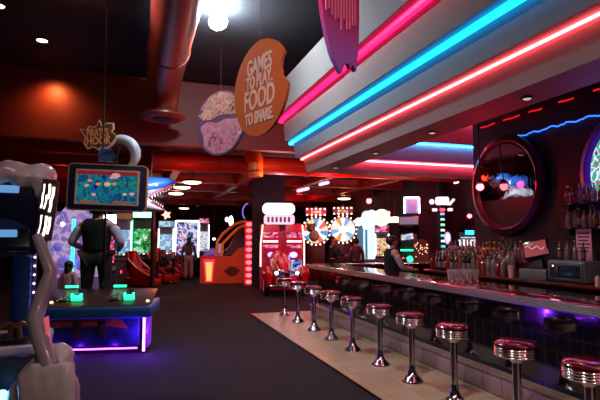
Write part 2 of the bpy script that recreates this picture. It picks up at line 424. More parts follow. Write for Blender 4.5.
def stool_proto():
    t = thing('bar_stool', 'x', 'bar stool', (0, 0, 0), 0, 'round chrome stools along the bar')
    MB().lathe([(0, .775), (.06, .776), (.13, .772), (.17, .76), (.186, .742), (.186, .728), (.17, .722)], 36).build('seat_cushion', M_redgloss, t)
    pr = [(.16, .722), (.182, .722)]
    z = .722
    for k in range(4): pr += [(.186, z-.003), (.189, z-.009), (.186, z-.015), (.178, z-.018)]; z -= .0195
    pr += [(.176, z), (.05, z-.004)]
    MB().lathe(pr, 36).build('ribbed_seat_ring', M_chrome, t)
    MB().lathe([(.04, .645), (.075, .64), (.06, .61), (.038, .59)], 20).build('seat_hub', M_chrome, t)
    MB().lathe([(.036, .62), (.036, .1)], 20).build('pole', M_chrome, t)
    MB().lathe([(.038, .19), (.045, .14), (.06, .095), (.09, .055), (.125, .028), (.135, .012), (.135, 0), (.0, 0)], 32).build('base', M_chrome, t)
    return t
sy = []
labs = ['farthest chrome bar stool with red seat, at the end of the bar', 'second chrome and red bar stool counted from the far end', 'third chrome and red bar stool counted from the far end',
 'fourth chrome and red bar stool counted from the far end', 'fifth chrome and red bar stool counted from the far end', 'sixth chrome and red bar stool counted from the far end, fifth from the near end',
 'chrome and red bar stool fourth from the near end', 'chrome and red bar stool third from the near end, base touching the picture bottom',
 'chrome and red bar stool second from the near end, its base out of frame', 'nearest chrome and red bar stool, at the right edge of the picture']
proto = stool_proto()
spx = [(285, 314), (298, 320), (314, 327), (331, 336), (352, 346), (379, 360), (410, 378), (454, 402)]
ys = []
for px, py in spx:
    u = px-138; D_ = .951*0+500*3.07/(.951*u); ys.append((D_-3.07*math.sin(YAW))/math.cos(YAW))
ys += [3.54, 2.82]
ys[7] = 4.42
for i, y in enumerate(ys):
    o = proto if i == 0 else copy_tree(proto)
    o.location = (3.06, y, .012); o.scale = (.94, .94, 1.025); o['label'] = labs[i]; o.rotation_euler.z = i*.37
print('STOOL Y', [round(v, 2) for v in ys])

# ---- back bar counter
bc = thing('back_bar_counter', 'low dark wood service counter with bottle steps along the back bar', 'counter', (4.87, 7.9, 0))
b = MB(); b.box((.3, -4.4, 1.1), (.6, 8.8, .04), bev=.008); b.build('countertop', M_wood, bc)
b = MB(); b.box((.33, -4.4, .54), (.5, 8.7, 1.08)); b.build('cabinet_body', mat('dark_cabinet_front', '#140a0c', .4, noise=.2), bc, smooth=False)
b = MB(); b.box((.33, -1.1, 1.16), (.26, 2.1, .08)); b.box((.45, -1.1, 1.22), (.12, 2.1, .2)); b.build('bottle_step', M_wood, bc, smooth=False)
b = MB()
for k in range(8): b.box((.075, -.6-1.05*k, .56), (.015, .98, .9), bev=.004)
b.build('cabinet_doors', M_wood, bc)

# ---- bottles
M_label = mat('cream_paper_label', '#5c4844', .6, noise=.2, nscale=30)
glasscols = [('clear', '#806068', .15), ('amber', '#8c3c14', .2), ('green', '#14401c', .15), ('red', '#8c1420', .2), ('dark', '#1c0c10', .15), ('pale', '#987880', .2)]
def glassm(n, c, r): return mat('bottle_glass_'+n, c, r, coat=.5, trans=.35, noise=.05)
def bottle_proto(h, r, neck, m, lab, cap):
    t = thing('liquor_bottle', 'x', 'bottle')
    b = MB().lathe([(0, 0), (r*.9, 0), (r, h*.03), (r, h*.55), (r*.85, h*.65), (neck, h*.74), (neck, h*.93), (neck*1.2, h*.94), (neck*1.2, h*.96), (0, h*.96)], 14)
    b.build('bottle_glass', m, t)
    if lab: MB().lathe([(r*1.01, h*.15), (r*1.03, h*.16), (r*1.03, h*.45), (r*1.01, h*.46)], 14).build('paper_label', lab, t)
    MB().lathe([(0, h), (neck*1.1, h), (neck*1.25, h*.985), (neck*1.25, h*.93), (neck, h*.925)], 10).build('cap', cap, t)
    return t
protos = []
M_capr = mat('red_cap', '#701018', .4); M_capg = mat('gold_cap', '#a08040', .3, .8)
labms = [M_label, mat('red_paper_label', '#701820', .6), mat('orange_paper_label', '#6c3418', .6), None, mat('white_paper_label', '#6c585c', .6)]
for i, (n, c, rr) in enumerate(glasscols):
    protos.append(bottle_proto([.30, .28, .31, .27, .32, .29][i], [.038, .042, .036, .045, .037, .04][i], [.013, .015, .013, .016, .012, .014][i], glassm(n, c, rr), labms[i % 5], [M_black, M_capg, M_capr, M_black, M_capg, M_capr][i]))
used_b = set()
def bottle(x, y, z, label, group, s=1.):
    k = random.randrange(6)
    if k not in used_b: used_b.add(k); o = protos[k]
    else: o = copy_tree(protos[k])
    o.location = (x, y, z); o.rotation_euler.z = random.uniform(0, 6); o.scale = (s, s, s); o['label'] = label; o['group'] = group
for row, (x, z, n) in enumerate(((4.99, 1.12, 17), (5.15, 1.2, 21), (5.35, 1.32, 21))):
    for i in range(n):
        y = 5.9+(1.92)*(i+.5)/n+random.uniform(-.012, .012)
        bottle(x+random.uniform(-.01, .01), y, z, ['liquor bottle in the front row of the crowded bottle steps on the back counter', 'liquor bottle in the middle row of the crowded bottle steps on the back counter', 'liquor bottle in the back row of the crowded bottle steps on the back counter'][row],
               ['front row of bottles on the steps', 'middle row of bottles on the steps', 'back row of bottles on the steps'][row], random.uniform(.95, 1.12))
# wall shelves on the back bar
for z, lab, g in ((2.1, 'upper', 'bottles on the upper wall shelf'), (1.79, 'lower', 'bottles on the lower wall shelf')):
    t = thing('wall_shelf', 'dark %s wall shelf holding bottles between the two round frames' % lab, 'shelf', (XB-.14, 4.75, z))
    MB().box((0, 0, 0), (.26, .95, .025), bev=.004).build('shelf_board', M_blackgloss, t)
    for yy in (-.4, .4): MB().box((.06, yy, -.05), (.12, .02, .08), taper=(1, 1)).build('bracket', M_black, t)
    for i in range(11):
        bottle(XB-.14+random.uniform(-.02, .02), 4.34+.08*i, z+.0125, 'liquor bottle standing on the %s wall shelf between the round frames' % lab, g, random.uniform(.72, .86))
    light('AREA', 'shelf_lamp', (XB-.5, 4.75, z+.28), 1.3, '#ff5a60', .1, rot=(0, R(75), 0), sy=.9)
# small oil lamp candle on the shelf end
t = thing('tea_light', 'tiny glowing orange tea light at the near end of the lower wall shelf', 'candle', (XB-.2, 4.295, 1.803))
MB().lathe([(0, 0), (.014, 0), (.017, .03), (.014, .03), (.0, .012)], 12).build('glass_cup', glassm('amber', '#8c3c14', .2), t)
MB().ball((0, 0, .035), (.007, .007, .014), 8, 6).build('flame', glow('flame', (1, .5, .12), 12), t)

# round frames with mirror
def ring_frame(y, z, Ro, label, mfr, inner, nm):
    t = thing(nm, label, 'round mirror' if 'mirror' in nm else 'round window', (XB, y, z))
    Mx = Matrix.Rotation(-PI/2, 4, 'Y')
    MB().lathe([(Ro-.16, 0), (Ro-.16, .05), (Ro-.13, .09), (Ro-.1, .11), (Ro-.02, .08), (Ro, .03), (Ro, 0)], 56, Mx).build('frame', mfr, t)
    MB().lathe([(Ro-.175, 0), (Ro-.175, .04), (Ro-.155, .045)], 56, Mx).build('inner_lip', M_black, t)
    MB().lathe([(0, .055), (Ro-.155, .055), (Ro-.155, .05), (0, .05)], 56, Matrix.Rotation(R(-2.6) if 'mirror' in nm else 0, 4, 'Y') @ Mx).build('mirror_glass', inner, t)
    return t
M_ringred = mat('red_brown_round_frame', '#3c0b0a', .35, noise=.2, coat=.3)
M_mirror = mat('mirror_glass', '#b0a8a8', .03, 1., bump=.25, bscale=2.2)
ring_frame(6.42, 2.50, .80, 'large round mirror in a wide dark red frame on the black back bar wall', M_ringred, M_mirror, 'round_mirror')
ring_frame(4.22, 2.47, .80, 'round purple lit frame cut off at the right edge of the picture', mat('purple_round_frame', '#5a2870', .4, noise=.2),
           screenmat('stained_window', ['#181428', '#6aa0c8', '#d8e8f0', '#40a080', '#c84060', '#281830'], 7, 1.1), 'round_window')
light('POINT', 'window_purple_lamp', (5.1, 4.5, 2.5), 5, '#6a30ff', .1)

# point of sale terminal
p = Vector((5.08, 5.43, 1.12))
t = thing('register_terminal', 'black bar register with tilted red screen beside the bottle steps', 'cash register', p, R(-62))
MB().box((0, 0, .07), (.34, .36, .14), bev=.01).build('cash_drawer', M_grey, t)
MB().box((0, .05, .22), (.2, .2, .16), bev=.02, taper=(.6, .6)).build('stand', M_black, t)
sc = MB().box((0, -.02, .40), (.33, .04, .25), rot=(R(-18), R(-13), 0), bev=.012).build('screen_housing', M_blackgloss, t)
sm_ = MB().box((0, -.043, .407), (.29, .006, .20), rot=(R(-18), R(-13), 0)).build('screen', glow('register_red_screen', (.45, .02, .03), .55), sc)
sq = [(-.12+.024*k, -.062, .42+.02*math.sin(k*1.3)) for k in range(11)]
MB().tube(sq, .008, 6).build('white_script', glow('script_white', (.9, .5, .52), .6), sc)
MB().tube([(-.07+.02*k, -.044, .36+.008*math.sin(k*2.3)) for k in range(9)], .005, 6).build('white_script', MATS['script_white'], sc)
MB().tube([(-.12+.02*k, -.079, .465+.006*math.sin(k*1.7)) for k in range(6)], .005, 6).build('white_script', MATS['script_white'], sc)

# microwave oven like bar fridge
t = thing('countertop_cooler', 'silver grey countertop cooler with glass door, bottles on its top', 'cooler', (5.2, 4.92, 1.12), R(-90)); t.scale = (.9, .9, .92)
MB().box((0, 0, .15), (.62, .36, .28), bev=.015).build('body', M_grey, t)
dr = MB().box((0, -.19, .15), (.58, .02, .24), bev=.008).build('door', mat('cooler_door_grey', '#6c6c78', .3, .6), t)
MB().box((.07, -.203, .15), (.38, .006, .17)).build('door_glass', M_blackgloss, dr)
MB().box((-.2, -.203, .15), (.1, .006, .19)).build('keypad', M_black, dr)
MB().box((-.19, -.208, .215), (.02, .006, .015)).build('indicator_light', glow('indicator_white', (.8, .85, 1), 5), dr)
for q in (-.13, -.1): MB().box((q, -.213, .14), (.012, .012, .14), bev=.004).build('handle_bar', M_alum, dr)
for x_ in (-.26, .26):
    for y_ in (-.13, .13): MB().cyl((x_, y_, 0), (x_, y_, .015), .015, seg=8).build('foot', M_black, t)
for i in range(7):
    bottle(5.12+.06*(i % 2), 4.72+.06*i, 1.387, 'liquor bottle standing on top of the countertop cooler', 'bottles on the cooler', random.uniform(.68, .85))
t = thing('notice_card', 'pale pink printed notice standing behind the bottles on the cooler', 'notice', (5.33, 4.90, 1.387), R(-90))
MB().box((0, 0, .195), (.22, .012, .39)).build('card', mat('pink_notice_card', '#b07888', .6, emit='#b06078', es=.12), t)
for k in range(6): MB().box((0, -.008, .34-.045*k), (.18-.02*(k % 3), .004, .018)).build('printed_line', mat('dark_print', '#401828', .7), t)
light('POINT', 'cooler_lamp', (4.7, 4.9, 1.75), .8, '#ff80a0', .06)

# glasses on the counter
M_glass = mat('clear_glass', '#e8e0e4', .08, trans=.85, coat=.5)
gl = thing('drinking_glass', 'x', 'glass')
MB().lathe([(0, 0), (.03, 0), (.034, .01), (.042, .15), (.04, .15), (.032, .02), (0, .015)], 18).build('glass_body', M_glass, gl)
n = 0
for i in range(4):
    for j in range(2):
        o = gl if n == 0 else copy_tree(gl); n += 1
        o.location = (3.84+.095*i+random.uniform(-.005, .005), 5.45+.13*j, 1.1175)
        o['label'] = 'clear drinking glass in the cluster on the red bar top'; o['group'] = 'glasses clustered on the bar'
t = thing('shaker_cup', 'pale plastic cup standing in front of the back bar bottles', 'cup', (4.96, 5.78, 1.12))
MB().lathe([(0, 0), (.035, 0), (.045, .17), (.042, .17), (.033, .01), (0, .01)], 18).build('cup_body', mat('pale_pink_plastic', '#c09088', .5), t)
t = thing('salt_shaker', 'small pale container on the back counter right of the cooler', 'container', (4.98, 4.42, 1.12))
MB().lathe([(0, 0), (.025, 0), (.027, .09), (.018, .11), (0, .12)], 14).build('container_body', mat('pale_pink_plastic', '#c09088', .5), t)
# little spotlights recessed in the soffit underside
for i, (x, y) in enumerate(((3.88, 7.75), (3.88, 6.0), (3.88, 4.2), (3.88, 2.2), (3.88, 9.6))):
    downlight((x, y, 3.15), glow('soffit_dim_lamp', (1, .75, .6), .6 if i else .6), ['small recessed fixture in the soffit underside, nearest the picture middle', 'recessed fixture in the soffit underside above the middle stools', 'recessed fixture in the soffit underside above the near stools', 'recessed fixture in the soffit underside nearest the viewer', 'recessed fixture at the far end of the soffit underside'][i], r=.05, name='recessed_fixture')
    light('SPOT', 'bar_downlight', (x, y, 3.1), 20, '#ffd2b0', .05, rot=(0, R(22), 0), spot=95, blend=.7)

# ------------------------------------------------------------------ HANGING SIGNS
def disc_outline(r, bites, n=96, a0=0):
    """round plate with small scalloped bites taken out of the rim; bites = (angle, half width, depth)"""
    pts = []
    for i in range(n):
        a = 2*PI*i/n; rr = r
        for ba, hw, dp, teeth in bites:
            d = (a-ba+PI) % (2*PI)-PI
            if abs(d) < hw:
                u = d/hw; rr = min(rr, r-dp*math.sqrt(max(0, 1-u*u))-dp*.16*abs(math.sin(u*PI*teeth/2)))
        pts.append((rr*math.cos(a), rr*math.sin(a)))
    return pts
M_signor = mat('orange_sign_board', '#c86a34', .6, noise=.04, emit='#c86a34', es=.0)
M_signwh = mat('white_sign_lettering', '#e4cfc8', .6)
p = at(260.5, 88, 5.0); RZ = -YAW-R(52)
def hang_cables(t, xs, z0, z1):
    for x in xs: MB().cyl((x, 0, z0), (x, 0, z1), .0035, seg=6).build('hanging_cable', mat('steel_cable', '#807c7c', .4, .6), t)
t = thing('hanging_sign', 'round orange hanging sign reading GAMES TO PLAY. FOOD TO SHARE.', 'hanging sign', p, RZ)
MB().prism(disc_outline(.495, [(R(12), R(17), .10, 3)]), .03).build('sign_board', M_signor, t, angle=50)
for body, z, sz, xs in (('GAMES', .235, .235, .62), ('TO PLAY.', .075, .19, .60), ('FOOD', -.115, .30, .66), ('TO SHARE.', -.305, .17, .62)):
    text(body, sz, 'lettering', M_signwh, t, T((0, -.02, z)), bold=.006, xs=xs)
hang_cables(t, [.0], .49, 5.4-p.z)
# food picture disc
p = at(220.5, 123, 6.6); RZ2 = -YAW-R(34)
t = thing('hanging_sign', 'round hanging sign with a pale pink photograph of food', 'hanging sign', p, RZ2)
MB().prism(disc_outline(.44, [(R(196), R(8), .03, 2)]), .03).build('sign_board', mat('plum_sign_board', '#6a5488', .6, noise=.3, nscale=4), t, angle=50)
M_food1 = screenmat('x_tmp', ['#000000', '#ffffff'], 5, 0)
def foodmat(name, cols, scale):
    m = mat(name, '#c08090', .6); nt = m.node_tree; b_ = nt.nodes['Principled BSDF']; tc = nt.nodes['Texture Coordinate']
    n_ = nt.nodes.new('ShaderNodeTexNoise'); n_.inputs['Scale'].default_value = scale; n_.inputs['Detail'].default_value = 3; n_.inputs['Distortion'].default_value = 1.5
    nt.links.new(tc.outputs['Object'], n_.inputs['Vector']); r_ = nt.nodes.new('ShaderNodeValToRGB'); e = r_.color_ramp.elements
    while len(e) < len(cols): e.new(.5)
    for i, c in enumerate(cols): e[i].position = .35+.3*i/(len(cols)-1); e[i].color = (*C(c), 1)
    nt.links.new(n_.outputs['Fac'], r_.inputs['Fac']); nt.links.new(r_.outputs['Color'], b_.inputs['Base Color']); return m
def patch(pts, y, d, nm, m, t):
    MB().prism(pts, d, T((0, y, 0))).build(nm, m, t)
def clipc(pts, r):
    o = []
    for x, z in pts:
        l = math.hypot(x, z)
        if l > r: x, z = x*r/l, z*r/l
        o.append((x, z))
    return o
up = [(-.40, .14), (-.3, .19), (-.36, .25), (-.2, .42), (0, .5), (.2, .42), (.33, .26), (.42, .1), (.3, .06), (.16, .1), (0, .1), (-.16, .06), (-.3, .07)]
lo = [(-.36, -.02), (-.22, .04), (-.05, 0), (.1, .04), (.3, .02), (.5, -.02), (.45, -.2), (.3, -.45), (.1, -.45), (-.1, -.42), (-.28, -.3), (-.3, -.15)]
patch(clipc(up, .425), -.017, .006, 'food_picture', foodmat('grilled_food_picture', ['#5c4040', '#c8b090', '#d89098', '#e8d8c0', '#8c6a50'], 9), t)
patch(clipc(lo, .425), -.017, .006, 'food_picture', foodmat('pink_food_picture', ['#906080', '#d080a0', '#e0b0c8', '#b07890', '#e8d0d8'], 9), t)
hang_cables(t, [0], .43, 5.4-p.z)
# near pointed sign, seen edge on from below
p = at(340, 8, 3.3)
t = thing('hanging_sign', 'magenta and violet hanging sign with a bitten lower edge, cut off at the top', 'hanging sign', p, -YAW+R(46))
k = .0066
tip = [(-.165, .28), (-.162, .1), (-.15, 0), (-.135, -.12), (-.11, -.24), (-.08, -.34), (-.045, -.41), (-.01, -.465), (.002, -.455), (.006, -.43), (.018, -.40), (.035, -.38), (.05, -.375), (.058, -.39), (.064, -.405), (.072, -.39), (.082, -.37), (.094, -.385), (.108, -.41), (.116, -.37), (.128, -.28), (.137, -.15), (.14, 0), (.142, .28)]
tip = [(x*1.4, z) for x, z in tip]
b = MB().prism(tip, .03)
def gradz(name, c0, c1, z0, z1):
    m = mat(name, '#b04090', .6); nt = m.node_tree; b_ = nt.nodes['Principled BSDF']; tc = nt.nodes['Texture Coordinate']
    sp = nt.nodes.new('ShaderNodeSeparateXYZ'); nt.links.new(tc.outputs['Object'], sp.inputs[0])
    mr = nt.nodes.new('ShaderNodeMapRange'); mr.inputs['From Min'].default_value = z0; mr.inputs['From Max'].default_value = z1
    nt.links.new(sp.outputs['Z'], mr.inputs['Value']); mx = nt.nodes.new('ShaderNodeMix'); mx.data_type = 'RGBA'
    nt.links.new(mr.outputs[0], mx.inputs['Factor']); mx.inputs[6].default_value = (*C(c0), 1); mx.inputs[7].default_value = (*C(c1), 1)
    nt.links.new(mx.outputs[2], b_.inputs['Base Color']); return m
b.build('sign_board', gradz('magenta_violet_print', '#b070e0', '#d02878', -.35, .0), t, angle=50)
for i in range(11):                       # streaky printed lettering, unreadable at this angle
    x = -.165+.031*i; z0 = -.02-random.uniform(0, .14)-(.05 if 3 < i < 8 else 0)
    MB().box((x, -.019, (z0+.22)/2), (.015, .005, .22-z0)).build('streaky_lettering', mat('pink_sign_print', '#f080b0', .6), t)
hang_cables(t, [-.1, .1], .27, 5.4-p.z)

# ------------------------------------------------------------------ PEOPLE
def chain_mesh(name, chains, parent, m, sub=2, head=None):
    """chains: {key: (pos, radius, parentkey)} -> one skinned surface"""
    keys = list(chains); idx = {k: i for i, k in enumerate(keys)}
    me = bpy.data.meshes.new(name)
    me.from_pydata([chains[k][0] for k in keys], [(idx[k], idx[chains[k][2]]) for k in keys if chains[k][2]], [])
    o = bpy.data.objects.new(name, me); COL.objects.link(o)
    sk = o.modifiers.new('s', 'SKIN'); sk.use_smooth_shade = True
    for i, k in enumerate(keys):
        r = chains[k][1]; r = (r, r) if isinstance(r, (int, float)) else r
        me.skin_vertices[0].data[i].radius = r
        me.skin_vertices[0].data[i].use_root = chains[k][2] is None
    ss = o.modifiers.new('u', 'SUBSURF'); ss.levels = sub; ss.render_levels = sub
    dg = bpy.context.evaluated_depsgraph_get(); dg.update()
    m2 = bpy.data.meshes.new_from_object(o.evaluated_get(dg)); bpy.data.objects.remove(o); bpy.data.meshes.remove(me)
    m2.name = name; m2.materials.clear(); m2.materials.append(m)
    for p_ in m2.polygons: p_.use_smooth = True
    o = bpy.data.objects.new(name, m2); COL.objects.link(o); o.parent = parent
    return o
def person(label, loc, rz, h=1.72, pose='stand', top=M_black, legs=M_black, sleeves=None, hair=M_hair, hairlong=False, skin=M_skin, arms=None, sub=2, shoes=M_black):
    t = thing('person', label, 'person', loc, rz)
    s = h/1.75
    V = lambda x, y, z: Vector((x, y, z))*s
    J = {'pelvis': (V(0, 0, .97), .125*s, None), 'waist': (V(0, 0, 1.1), .115*s, 'pelvis'), 'chest': (V(0, 0, 1.3), (.15*s, .115*s), 'waist'),
         'neckb': (V(0, .01, 1.46), .075*s, 'chest'), 'neck': (V(0, 0, 1.53), .052*s, 'neckb'), 'jaw': (V(0, -.025, 1.59), .066*s, 'neck'), 'skull': (V(0, -.005, 1.665), .088*s, 'jaw'), 'crown': (V(0, .005, 1.71), .055*s, 'skull'),
         'nose': (V(0, -.108, 1.625), .012*s, 'jaw')}
    A = arms or {}
    for sd, sg in (('l', -1), ('r', 1)):
        a = A.get(sd, {})
        el = a.get('elbow', (.25*sg, .02, 1.15)); wr = a.get('wrist', (.27*sg, -.08, .92)); hd = Vector(wr)+(Vector(wr)-Vector(el)).normalized()*.08
        J['sh'+sd] = (V(.185*sg, .01, 1.42), .062*s, 'neckb'); J['el'+sd] = (V(*el), .043*s, 'sh'+sd); J['wr'+sd] = (V(*wr), .029*s, 'el'+sd); J['hd'+sd] = (Vector(hd)*s, (.04*s, .022*s), 'wr'+sd)
        d = (Vector(wr)-Vector(el)).normalized(); side = d.cross(Vector((sg, 0, .01))).normalized()
        for k in range(4):
            base = Vector(hd)+side*(.027-.018*k); ln = [.032, .036, .034, .026][k]
            cur = Vector((-sg*.3, 0, -.3))
            J['f%s%da' % (sd, k)] = ((base+d*ln)*s, .0095*s, 'hd'+sd)
            J['f%s%db' % (sd, k)] = ((base+d*ln*1.8+cur*.03)*s, .0085*s, 'f%s%da' % (sd, k))
        th = Vector(wr)+d*.03+side*.035
        J['t%sa' % sd] = (th*s, .011*s, 'wr'+sd); J['t%sb' % sd] = ((th+d*.03+side*.008)*s, .010*s, 't%sa' % sd)
        if pose == 'sit':
            kn = (.12*sg, -.42, .98); an = (.12*sg, -.5, .56); to = (.12*sg, -.66, .52)
        elif pose == 'stride':
            kn = (.1*sg, -.12*sg-.03, .52); an = (.1*sg, -.2*sg+.02, .1); to = (.1*sg, -.2*sg-.12, .04)
        else:
            kn = (.11*sg, -.02, .52); an = (.12*sg, .02, .1); to = (.13*sg, -.13, .04)
        J['hip'+sd] = (V(.095*sg, 0, .92), .095*s, 'pelvis'); J['kn'+sd] = (V(*kn), .062*s, 'hip'+sd); J['an'+sd] = (V(*an), .042*s, 'kn'+sd); J['to'+sd] = (V(*to), (.04*s, .03*s), 'an'+sd)
    chain_mesh('body', J, t, skin, sub)
    def sub_(keys, gain, root, nm, m, add=.0):
        K = {}
        for k in keys:
            p_, r_, pr = J[k]; r_ = (r_, r_) if isinstance(r_, (int, float)) else r_
            K[k] = (p_, (r_[0]*gain+add*s, r_[1]*gain+add*s), pr if k != root else None)
        return chain_mesh(nm, K, t, m, sub)
    sub_(['pelvis', 'hipl', 'hipr', 'knl', 'knr', 'anl', 'anr'], 1.1, 'pelvis', 'trousers', legs, .008)
    sub_(['pelvis', 'waist', 'chest', 'neckb', 'shl', 'shr'], 1.12, 'pelvis', 'shirt', sleeves or top, .014)
    if sleeves is not None:
        J['vl'] = (V(-.12, .01, 1.44), .06*s, 'neckb'); J['vr'] = (V(.12, .01, 1.44), .06*s, 'neckb')
        sub_(['pelvis', 'waist', 'chest', 'neckb', 'vl', 'vr'], 1.2, 'pelvis', 'waistcoat', top, .026)
    for sd in 'lr':
        K = {'a': (J['sh'+sd][0], J['sh'+sd][1]*1.25, None), 'b': (J['el'+sd][0], J['el'+sd][1]*1.3, 'a'), 'c': (J['wr'+sd][0], J['wr'+sd][1]*1.5, 'b')}
        chain_mesh('sleeve', K, t, sleeves or top, sub)
        K = {'a': (J['an'+sd][0]-Vector((0, 0, .05))*s, .047*s, None), 'b': (J['to'+sd][0], (.05*s, .036*s), 'a')}
        chain_mesh('shoe', K, t, shoes, sub)
        MB().ball(V(.034*(-1 if sd == 'l' else 1), -.083, 1.635), .011*s, 8, 6).build('eye', mat('eye_white', '#c8c0b8', .3), t)
        MB().ball(V(.093*(-1 if sd == 'l' else 1), .0, 1.63), (.012*s, .022*s, .032*s), 8, 6).build('ear', skin, t)
    MB().tube([V(-.022, -.088, 1.585), V(0, -.094, 1.583), V(.022, -.088, 1.585)], .006*s, 6).build('mouth', mat('lips', '#8c4a44', .5), t)
    b_ = MB().ball(V(0, .018, 1.675), (.102*s, .108*s, .098*s), 16, 12)
    if hairlong: b_.ball(V(0, .06, 1.56), (.085*s, .06*s, .15*s), 14, 10)
    bmesh.ops.delete(b_.bm, geom=[v for v in b_.bm.verts if v.co.y < -.045*s and v.co.z < 1.70*s], context='VERTS')
    b_.build('hair', hair, t)
    return t

# ------------------------------------------------------------------ HOOK FISHING GAME (left middle)
pk = at(98, 239, 7.8)
KZ = -YAW+R(8)
kx, ky = pk.x, pk.y
kiosk = thing('fishing_game', 'blue fishing arcade game with green lit control deck and a large framed screen', 'arcade game', (kx, ky, 0), KZ)
W = 1.82
b = MB(); b.box((0, -.1, .32), (W-.34, .78, .42), bev=.02); b.build('base_cabinet', mat('teal_navy_art', '#18304c', .4, noise=.6, nscale=7), kiosk)
MB().box((0, 0, .06), (W-.6, .5, .12)).build('plinth', M_black, kiosk)
b = MB(); b.box((0, -.12, .61), (W, 1.06, .17), bev=.03); b.build('blue_apron', M_blue, kiosk)
b = MB()
b.prism([(-.62, .36), (-.5, .52), (.46, .52), (.58, .36), (.3, .40), (-.3, .40)], .012, T((0, -.5, 0)))
b.build('orange_art_panel', mat('orange_cabinet_art', '#b8602c', .5, noise=.3, nscale=6), kiosk)
for x0 in (-.12, .22):
    d_ = MB().box((x0, -.515, .36), (.11, .03, .22), bev=.008).build('coin_door', mat('dark_red_coin_door', '#4a1414', .4), kiosk)
    MB().box((x0, -.533, .37), (.03, .01, .14)).build('coin_slot', M_alum, d_)
b = MB(); b.box((0, -.14, .76), (W-.06, 1.0, .05), rot=(R(9), 0, 0), bev=.02); b.build('control_deck', mat('dark_brown_deck', '#33201c', .35, noise=.3, nscale=12), kiosk)
M_green = glow('green_button', (.02, 1, .38), 3.2)
M_green2 = glow('green_button_soft', (.02, .8, .3), 1.6)
for k, x in enumerate((-.21, .53)):
    rl = MB().lathe([(.10, 0), (.10, .02), (.07, .035), (.03, .04), (0, .04)], 24, c=(x-.18, -.33, .76)).build('reel_dial', M_alum, kiosk)
    MB().cyl((x-.18, -.33, .79), (x-.13, -.33, .85), .01, seg=8).ball((x-.13, -.33, .86), .022).build('reel_handle', mat('amber_knob', '#b08848', .4), rl)
    gb = MB().box((x+.03, -.36, .775), (.15, .1, .05), bev=.015).build('green_button_block', M_green2, kiosk)
    MB().box((x+.03, -.415, .81), (.12, .012, .05), bev=.004).build('lit_rim', M_green, gb)
    MB().box((x-.03, -.38, .83), (.02, .08, .06), bev=.004).build('lit_rim', M_green, gb); MB().box((x+.09, -.38, .83), (.02, .08, .06), bev=.004).build('lit_rim', M_green, gb)
    MB().box((x-.24, .3, .90), (.2, .03, .035), bev=.008).build('green_light_bar', M_green, kiosk)
    MB().cyl((x+.03, -.2, .77), (x+.03, -.2, .88), .014).ball((x+.03, -.2, .89), .03).build('joystick', M_black, kiosk)
for x in (-.5, .84): MB().ball((x, -.45, .745), (.025, .025, .02), 10, 6).build('lit_button', glow('warm_button', (1, .6, .35), 3), kiosk)
M_purple = glow('purple_led', (.42, .06, 1), 30)
MB().cyl((W/2-.1, -.53, .04), (W/2-.1, -.53, .53), .016).build('purple_led_strip', M_purple, kiosk)
MB().tube([(-W/2+.2, -.48, .075), (0, -.48, .075), (W/2-.2, -.48, .075)], .011).build('purple_led_strip', glow('purple_led_low', (.4, .05, 1), 12), kiosk)
MB().box((W/2-.1, -.3, .3), (.06, .4, .5)).build('glow_catch_wing', M_navy, kiosk)  # wing added behind the strip to catch its purple light
MB().box((W/2-.06, -.3, .28), (.012, .34, .4)).build('added_glow_panel', glow('purple_panel', (.30, .03, .9), .7), kiosk)  # added glowing panel, throws purple light towards the bar stools
# rear post and the framed screen
MB().cyl((-.02, .5, 0), (-.02, .5, 3.0), .02).build('mast', M_blackgloss, kiosk)
MB().box((0, .45, .04), (1.3, .5, .08), bev=.02).build('mast_foot', M_black, kiosk)
sc = at(108.6, 188, 7.95)
def loc_of(t, p): return Matrix.Rotation(-t.rotation_euler.z, 4, 'Z') @ (Vector(p)-t.location)
c = loc_of(kiosk, sc)
def rrect(w, h, r, n=6):
    pts = []
    for cx, cz, a0 in ((w/2-r, h/2-r, 0), (-w/2+r, h/2-r, 90), (-w/2+r, -h/2+r, 180), (w/2-r, -h/2+r, 270)):
        for i in range(n+1):
            a = R(a0+90*i/n); pts.append((cx+r*math.cos(a), cz+r*math.sin(a)))
    return pts
TILT = Matrix.Rotation(R(1.5), 4, 'Y')
SM = T(c) @ TILT
scr = MB().prism(rrect(1.2, .73, .07), .14, SM).build('screen_housing', M_navy, kiosk)
def ring_prism(mb, po, pi, d, M):
    n = len(po)
    for y, f in ((-d/2, 1), (d/2, -1)):
        a = [mb.bm.verts.new(M @ Vector((x, y, z))) for x, z in po]; c_ = [mb.bm.verts.new(M @ Vector((x, y, z))) for x, z in pi]
        for i in range(n): mb.bm.faces.new((a[i], a[(i+1) % n], c_[(i+1) % n], c_[i]))
        if f == 1: a1, c1 = a, c_
    for i in range(n):
        j = (i+1) % n; mb.bm.faces.new((a1[i], a1[j], a[j], a[i])); mb.bm.faces.new((c1[i], c1[j], c_[j], c_[i]))
    return mb
M_brass = mat('brass_trim', '#b08c68', .4, .3)
ring_prism(MB(), rrect(1.215, .745, .075), rrect(1.18, .71, .06), .06, SM @ T((0, -.05, 0))).build('outer_trim', M_brass, scr)
ring_prism(MB(), rrect(.97, .56, .015), rrect(.92, .51, .01), .05, SM @ T((0, -.07, 0))).build('inner_trim', mat('cream_trim', '#d0ac88', .5), scr)
pan = MB().box((0, -.072, 0), (.92, .012, .51)).build('screen_panel', screenmat('reef_screen', ['#0c2860', '#1860b0', '#108c90', '#104880', '#209098', '#188c50', '#1c4c90'], 7, .62, 4, .5), scr)
pan.matrix_local = SM
top_ = MB().box((0, -.08, .225), (.92, .008, .06)); o = top_.build('score_band', glow('dark_red_band', (.22, .012, .02), .8), scr); o.matrix_local = SM
